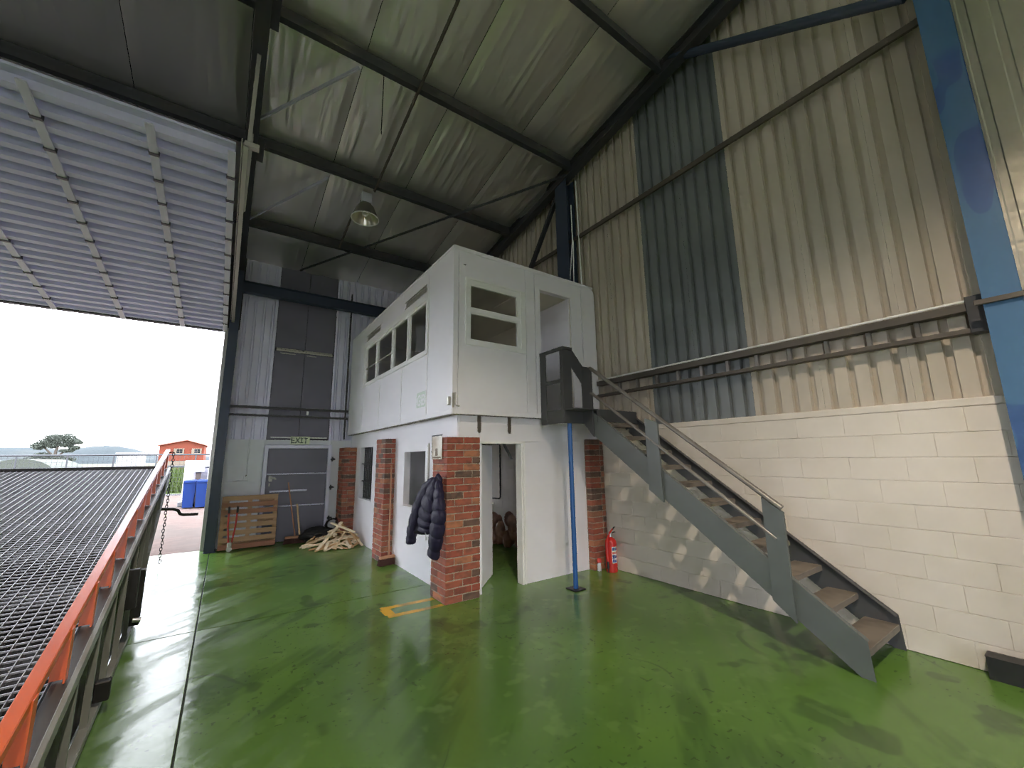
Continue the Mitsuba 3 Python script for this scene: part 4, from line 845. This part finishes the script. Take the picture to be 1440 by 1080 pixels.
gv = np.stack([np.stack([gx-w_*np.cos(ga), gy_-w_*np.sin(ga), gz], 1), np.stack([gx+w_*np.cos(ga), gy_+w_*np.sin(ga), gz], 1), np.stack([gx+rng.normal(0, .1, 5200), gy_+rng.normal(0, .1, 5200), gz+gh], 1)], 1).reshape(-1, 3)
bx = np.array([[x, y, bank(x, y)] for x in (-7.0, 1.5) for y in (27.3, 28.5, 30.8, 33.5)])
put(gk, M(np.vstack([gv, bx]), np.vstack([np.arange(15600).reshape(-1, 3), 15600+np.array([[0, 4, 5], [0, 5, 1], [1, 5, 6], [1, 6, 2], [2, 6, 7], [2, 7, 3]])])), 'm_grass')
# orange house
hs = thing('house', 'orange gabled house with two pale framed windows beyond the fence', 'house')
HY = 62.0
part(hs, 'wall', prism([(-6.35, -.1), (-2.2, -.1), (-2.2, 3.58), (-3.92, 4.12), (-6.35, 3.55)], HY, HY+7, 1), 'm_house')
part(hs, 'roof', cat([beam((-6.55, HY+3.5, 3.55), (-3.92, HY+3.5, 4.19), 7.6, .10, (0, 0, 1)), beam((-3.92, HY+3.5, 4.19), (-2.0, HY+3.5, 3.57), 7.6, .10, (0, 0, 1))]), 'm_house_roof')
part(hs, 'plinth', box(-6.5, -2.1, HY-.1, HY, 1.2, 1.75), 'm_house_trim')
for x0 in (-5.05, -3.40):
    w = part(hs, 'window', cat([box(r[0], r[1], HY-.10, HY+.05, r[2], r[3]) for r in holed(x0, x0+.95, 2.58, 3.20, [(x0+.27, x0+.80, 2.66, 3.10)])]), 'm_house_trim')
    numbered_key = part(hs, w.split('__')[1] + '__pane', cat([box(x0+.27, x0+.80, HY-.02, HY-.01, 2.66, 3.10)]), 'm_glass_dark')
    part(hs, w.split('__')[1] + '__glazing_bar', cat([box(x0+.52, x0+.55, HY-.06, HY-.01, 2.66, 3.10), box(x0+.27, x0+.80, HY-.06, HY-.01, 2.87, 2.89)]), 'm_house_trim')
sh = thing('shed', 'long low white shed left of the orange house', 'building')
part(sh, 'wall', box(-14.3, -11.7, 90, 98, -.1, 3.1), 'm_shed'); part(sh, 'roof', box(-14.45, -11.55, 89.8, 98.2, 3.1, 3.25), 'm_galv')
for i, (x, y) in enumerate(((-18, 66), (-24, 68), (-30, 72))):
    k = thing('polytunnel', ('pale rounded growing tunnel nearest the orange house', 'middle pale rounded growing tunnel beyond the fence', 'pale rounded growing tunnel furthest left beyond the fence')[i], 'tunnel')
    t = np.linspace(0, np.pi, 14); v = [[x+3.0*math.cos(a), yy, -.1+2.3*math.sin(a)] for yy in (y, y+12) for a in t]
    put(k, M(v, [q for j in range(13) for q in ([j, j+1, 15+j], [j, 15+j, 14+j])] + [[0, j+1, j] for j in range(1, 13)]), 'm_tunnel', smooth=30)
# umbrella-shaped gum tree
tr = thing('tree', 'tall spreading tree with layered crown beyond the fence', 'tree')
TX, TY = -28.2, 120.0
part(tr, 'trunk', cat([tube([(TX-.3, TY, -.1), (TX, TY, 2.5), (TX+.1, TY, 4.2), (TX+.6, TY, 6.4)], [.35, .3, .22, .08], 8), tube([(TX, TY, 2.6), (TX+1.4, TY, 4.2), (TX+2.4, TY+.3, 5.0)], [.2, .14, .06], 6), tube([(TX, TY, 3.0), (TX-1.4, TY, 4.6), (TX-2.2, TY, 5.4)], [.2, .14, .06], 6)]), 'm_bark', smooth=40)
clumps = [(-2.6, 2.2, 1.5, .8), (-1.6, 2.9, 1.4, .8), (-.4, 2.6, 1.3, .7), (1.4, 2.4, 1.6, .55), (-2.4, 5.1, 1.0, .55), (-1.4, 5.8, 1.1, .6), (-.5, 6.7, 1.2, .6), (1.2, 6.9, 1.3, .6), (.6, 6.2, 1.2, .45), (2.3, 6.2, .9, .4), (2.9, 5.9, .7, .28), (1.3, 5.4, 1.1, .32), (2.6, 4.8, .7, .3), (1.6, 4.2, .9, .25), (-.6, 5.3, .8, .5)]
n_ = 14000; ci = rng.integers(0, len(clumps), n_); cc = np.array(clumps)[ci]; dd = rng.normal(size=(n_, 3)); dd /= np.linalg.norm(dd, axis=1, keepdims=True); rr_ = rng.random(n_)**.4
c0 = np.stack([TX+cc[:, 0]+dd[:, 0]*cc[:, 2]*1.2*rr_, TY+dd[:, 1]*1.3*rr_, cc[:, 1]+dd[:, 2]*cc[:, 3]*1.25*rr_], 1)
e1, e2 = rng.normal(0, .11, (n_, 3)), rng.normal(0, .11, (n_, 3))
part(tr, 'foliage', M(np.stack([c0-e1, c0+e1, c0+e2], 1).reshape(-1, 3), np.arange(3*n_).reshape(-1, 3)), 'm_leaf', kind='stuff')
# hills
hl = thing('hills', 'low hazy hills along the horizon', 'hills')
gx_, gy2 = np.meshgrid(np.linspace(-1500, 400, 160), np.linspace(1250, 1690, 24), indexing='ij')
ridge = np.interp(gx_, [-1500, -700, -450, -375, -345, -319, -262, -235, -190, -160, 400], [40, 42, 43.5, 44, 38, 41, 49, 47, 29, 20, 14])
hz_ = ridge*np.sin(np.clip((gy2-1250)/(1500-1250), 0, 1)*np.pi/2)**.8 + 1.2*(meshkit.fbm(np.stack([gx_, gy2, 0*gx_], -1)*.03, 4, 3)-.5)*2
a = (np.arange(159)[:, None]*24+np.arange(23)[None]).ravel()
put(hl, M(np.stack([gx_, gy2, hz_-3], -1).reshape(-1, 3), np.vstack([np.stack([a, a+24, a+25], 1), np.stack([a, a+25, a+1], 1)])), 'm_hill', smooth=True)
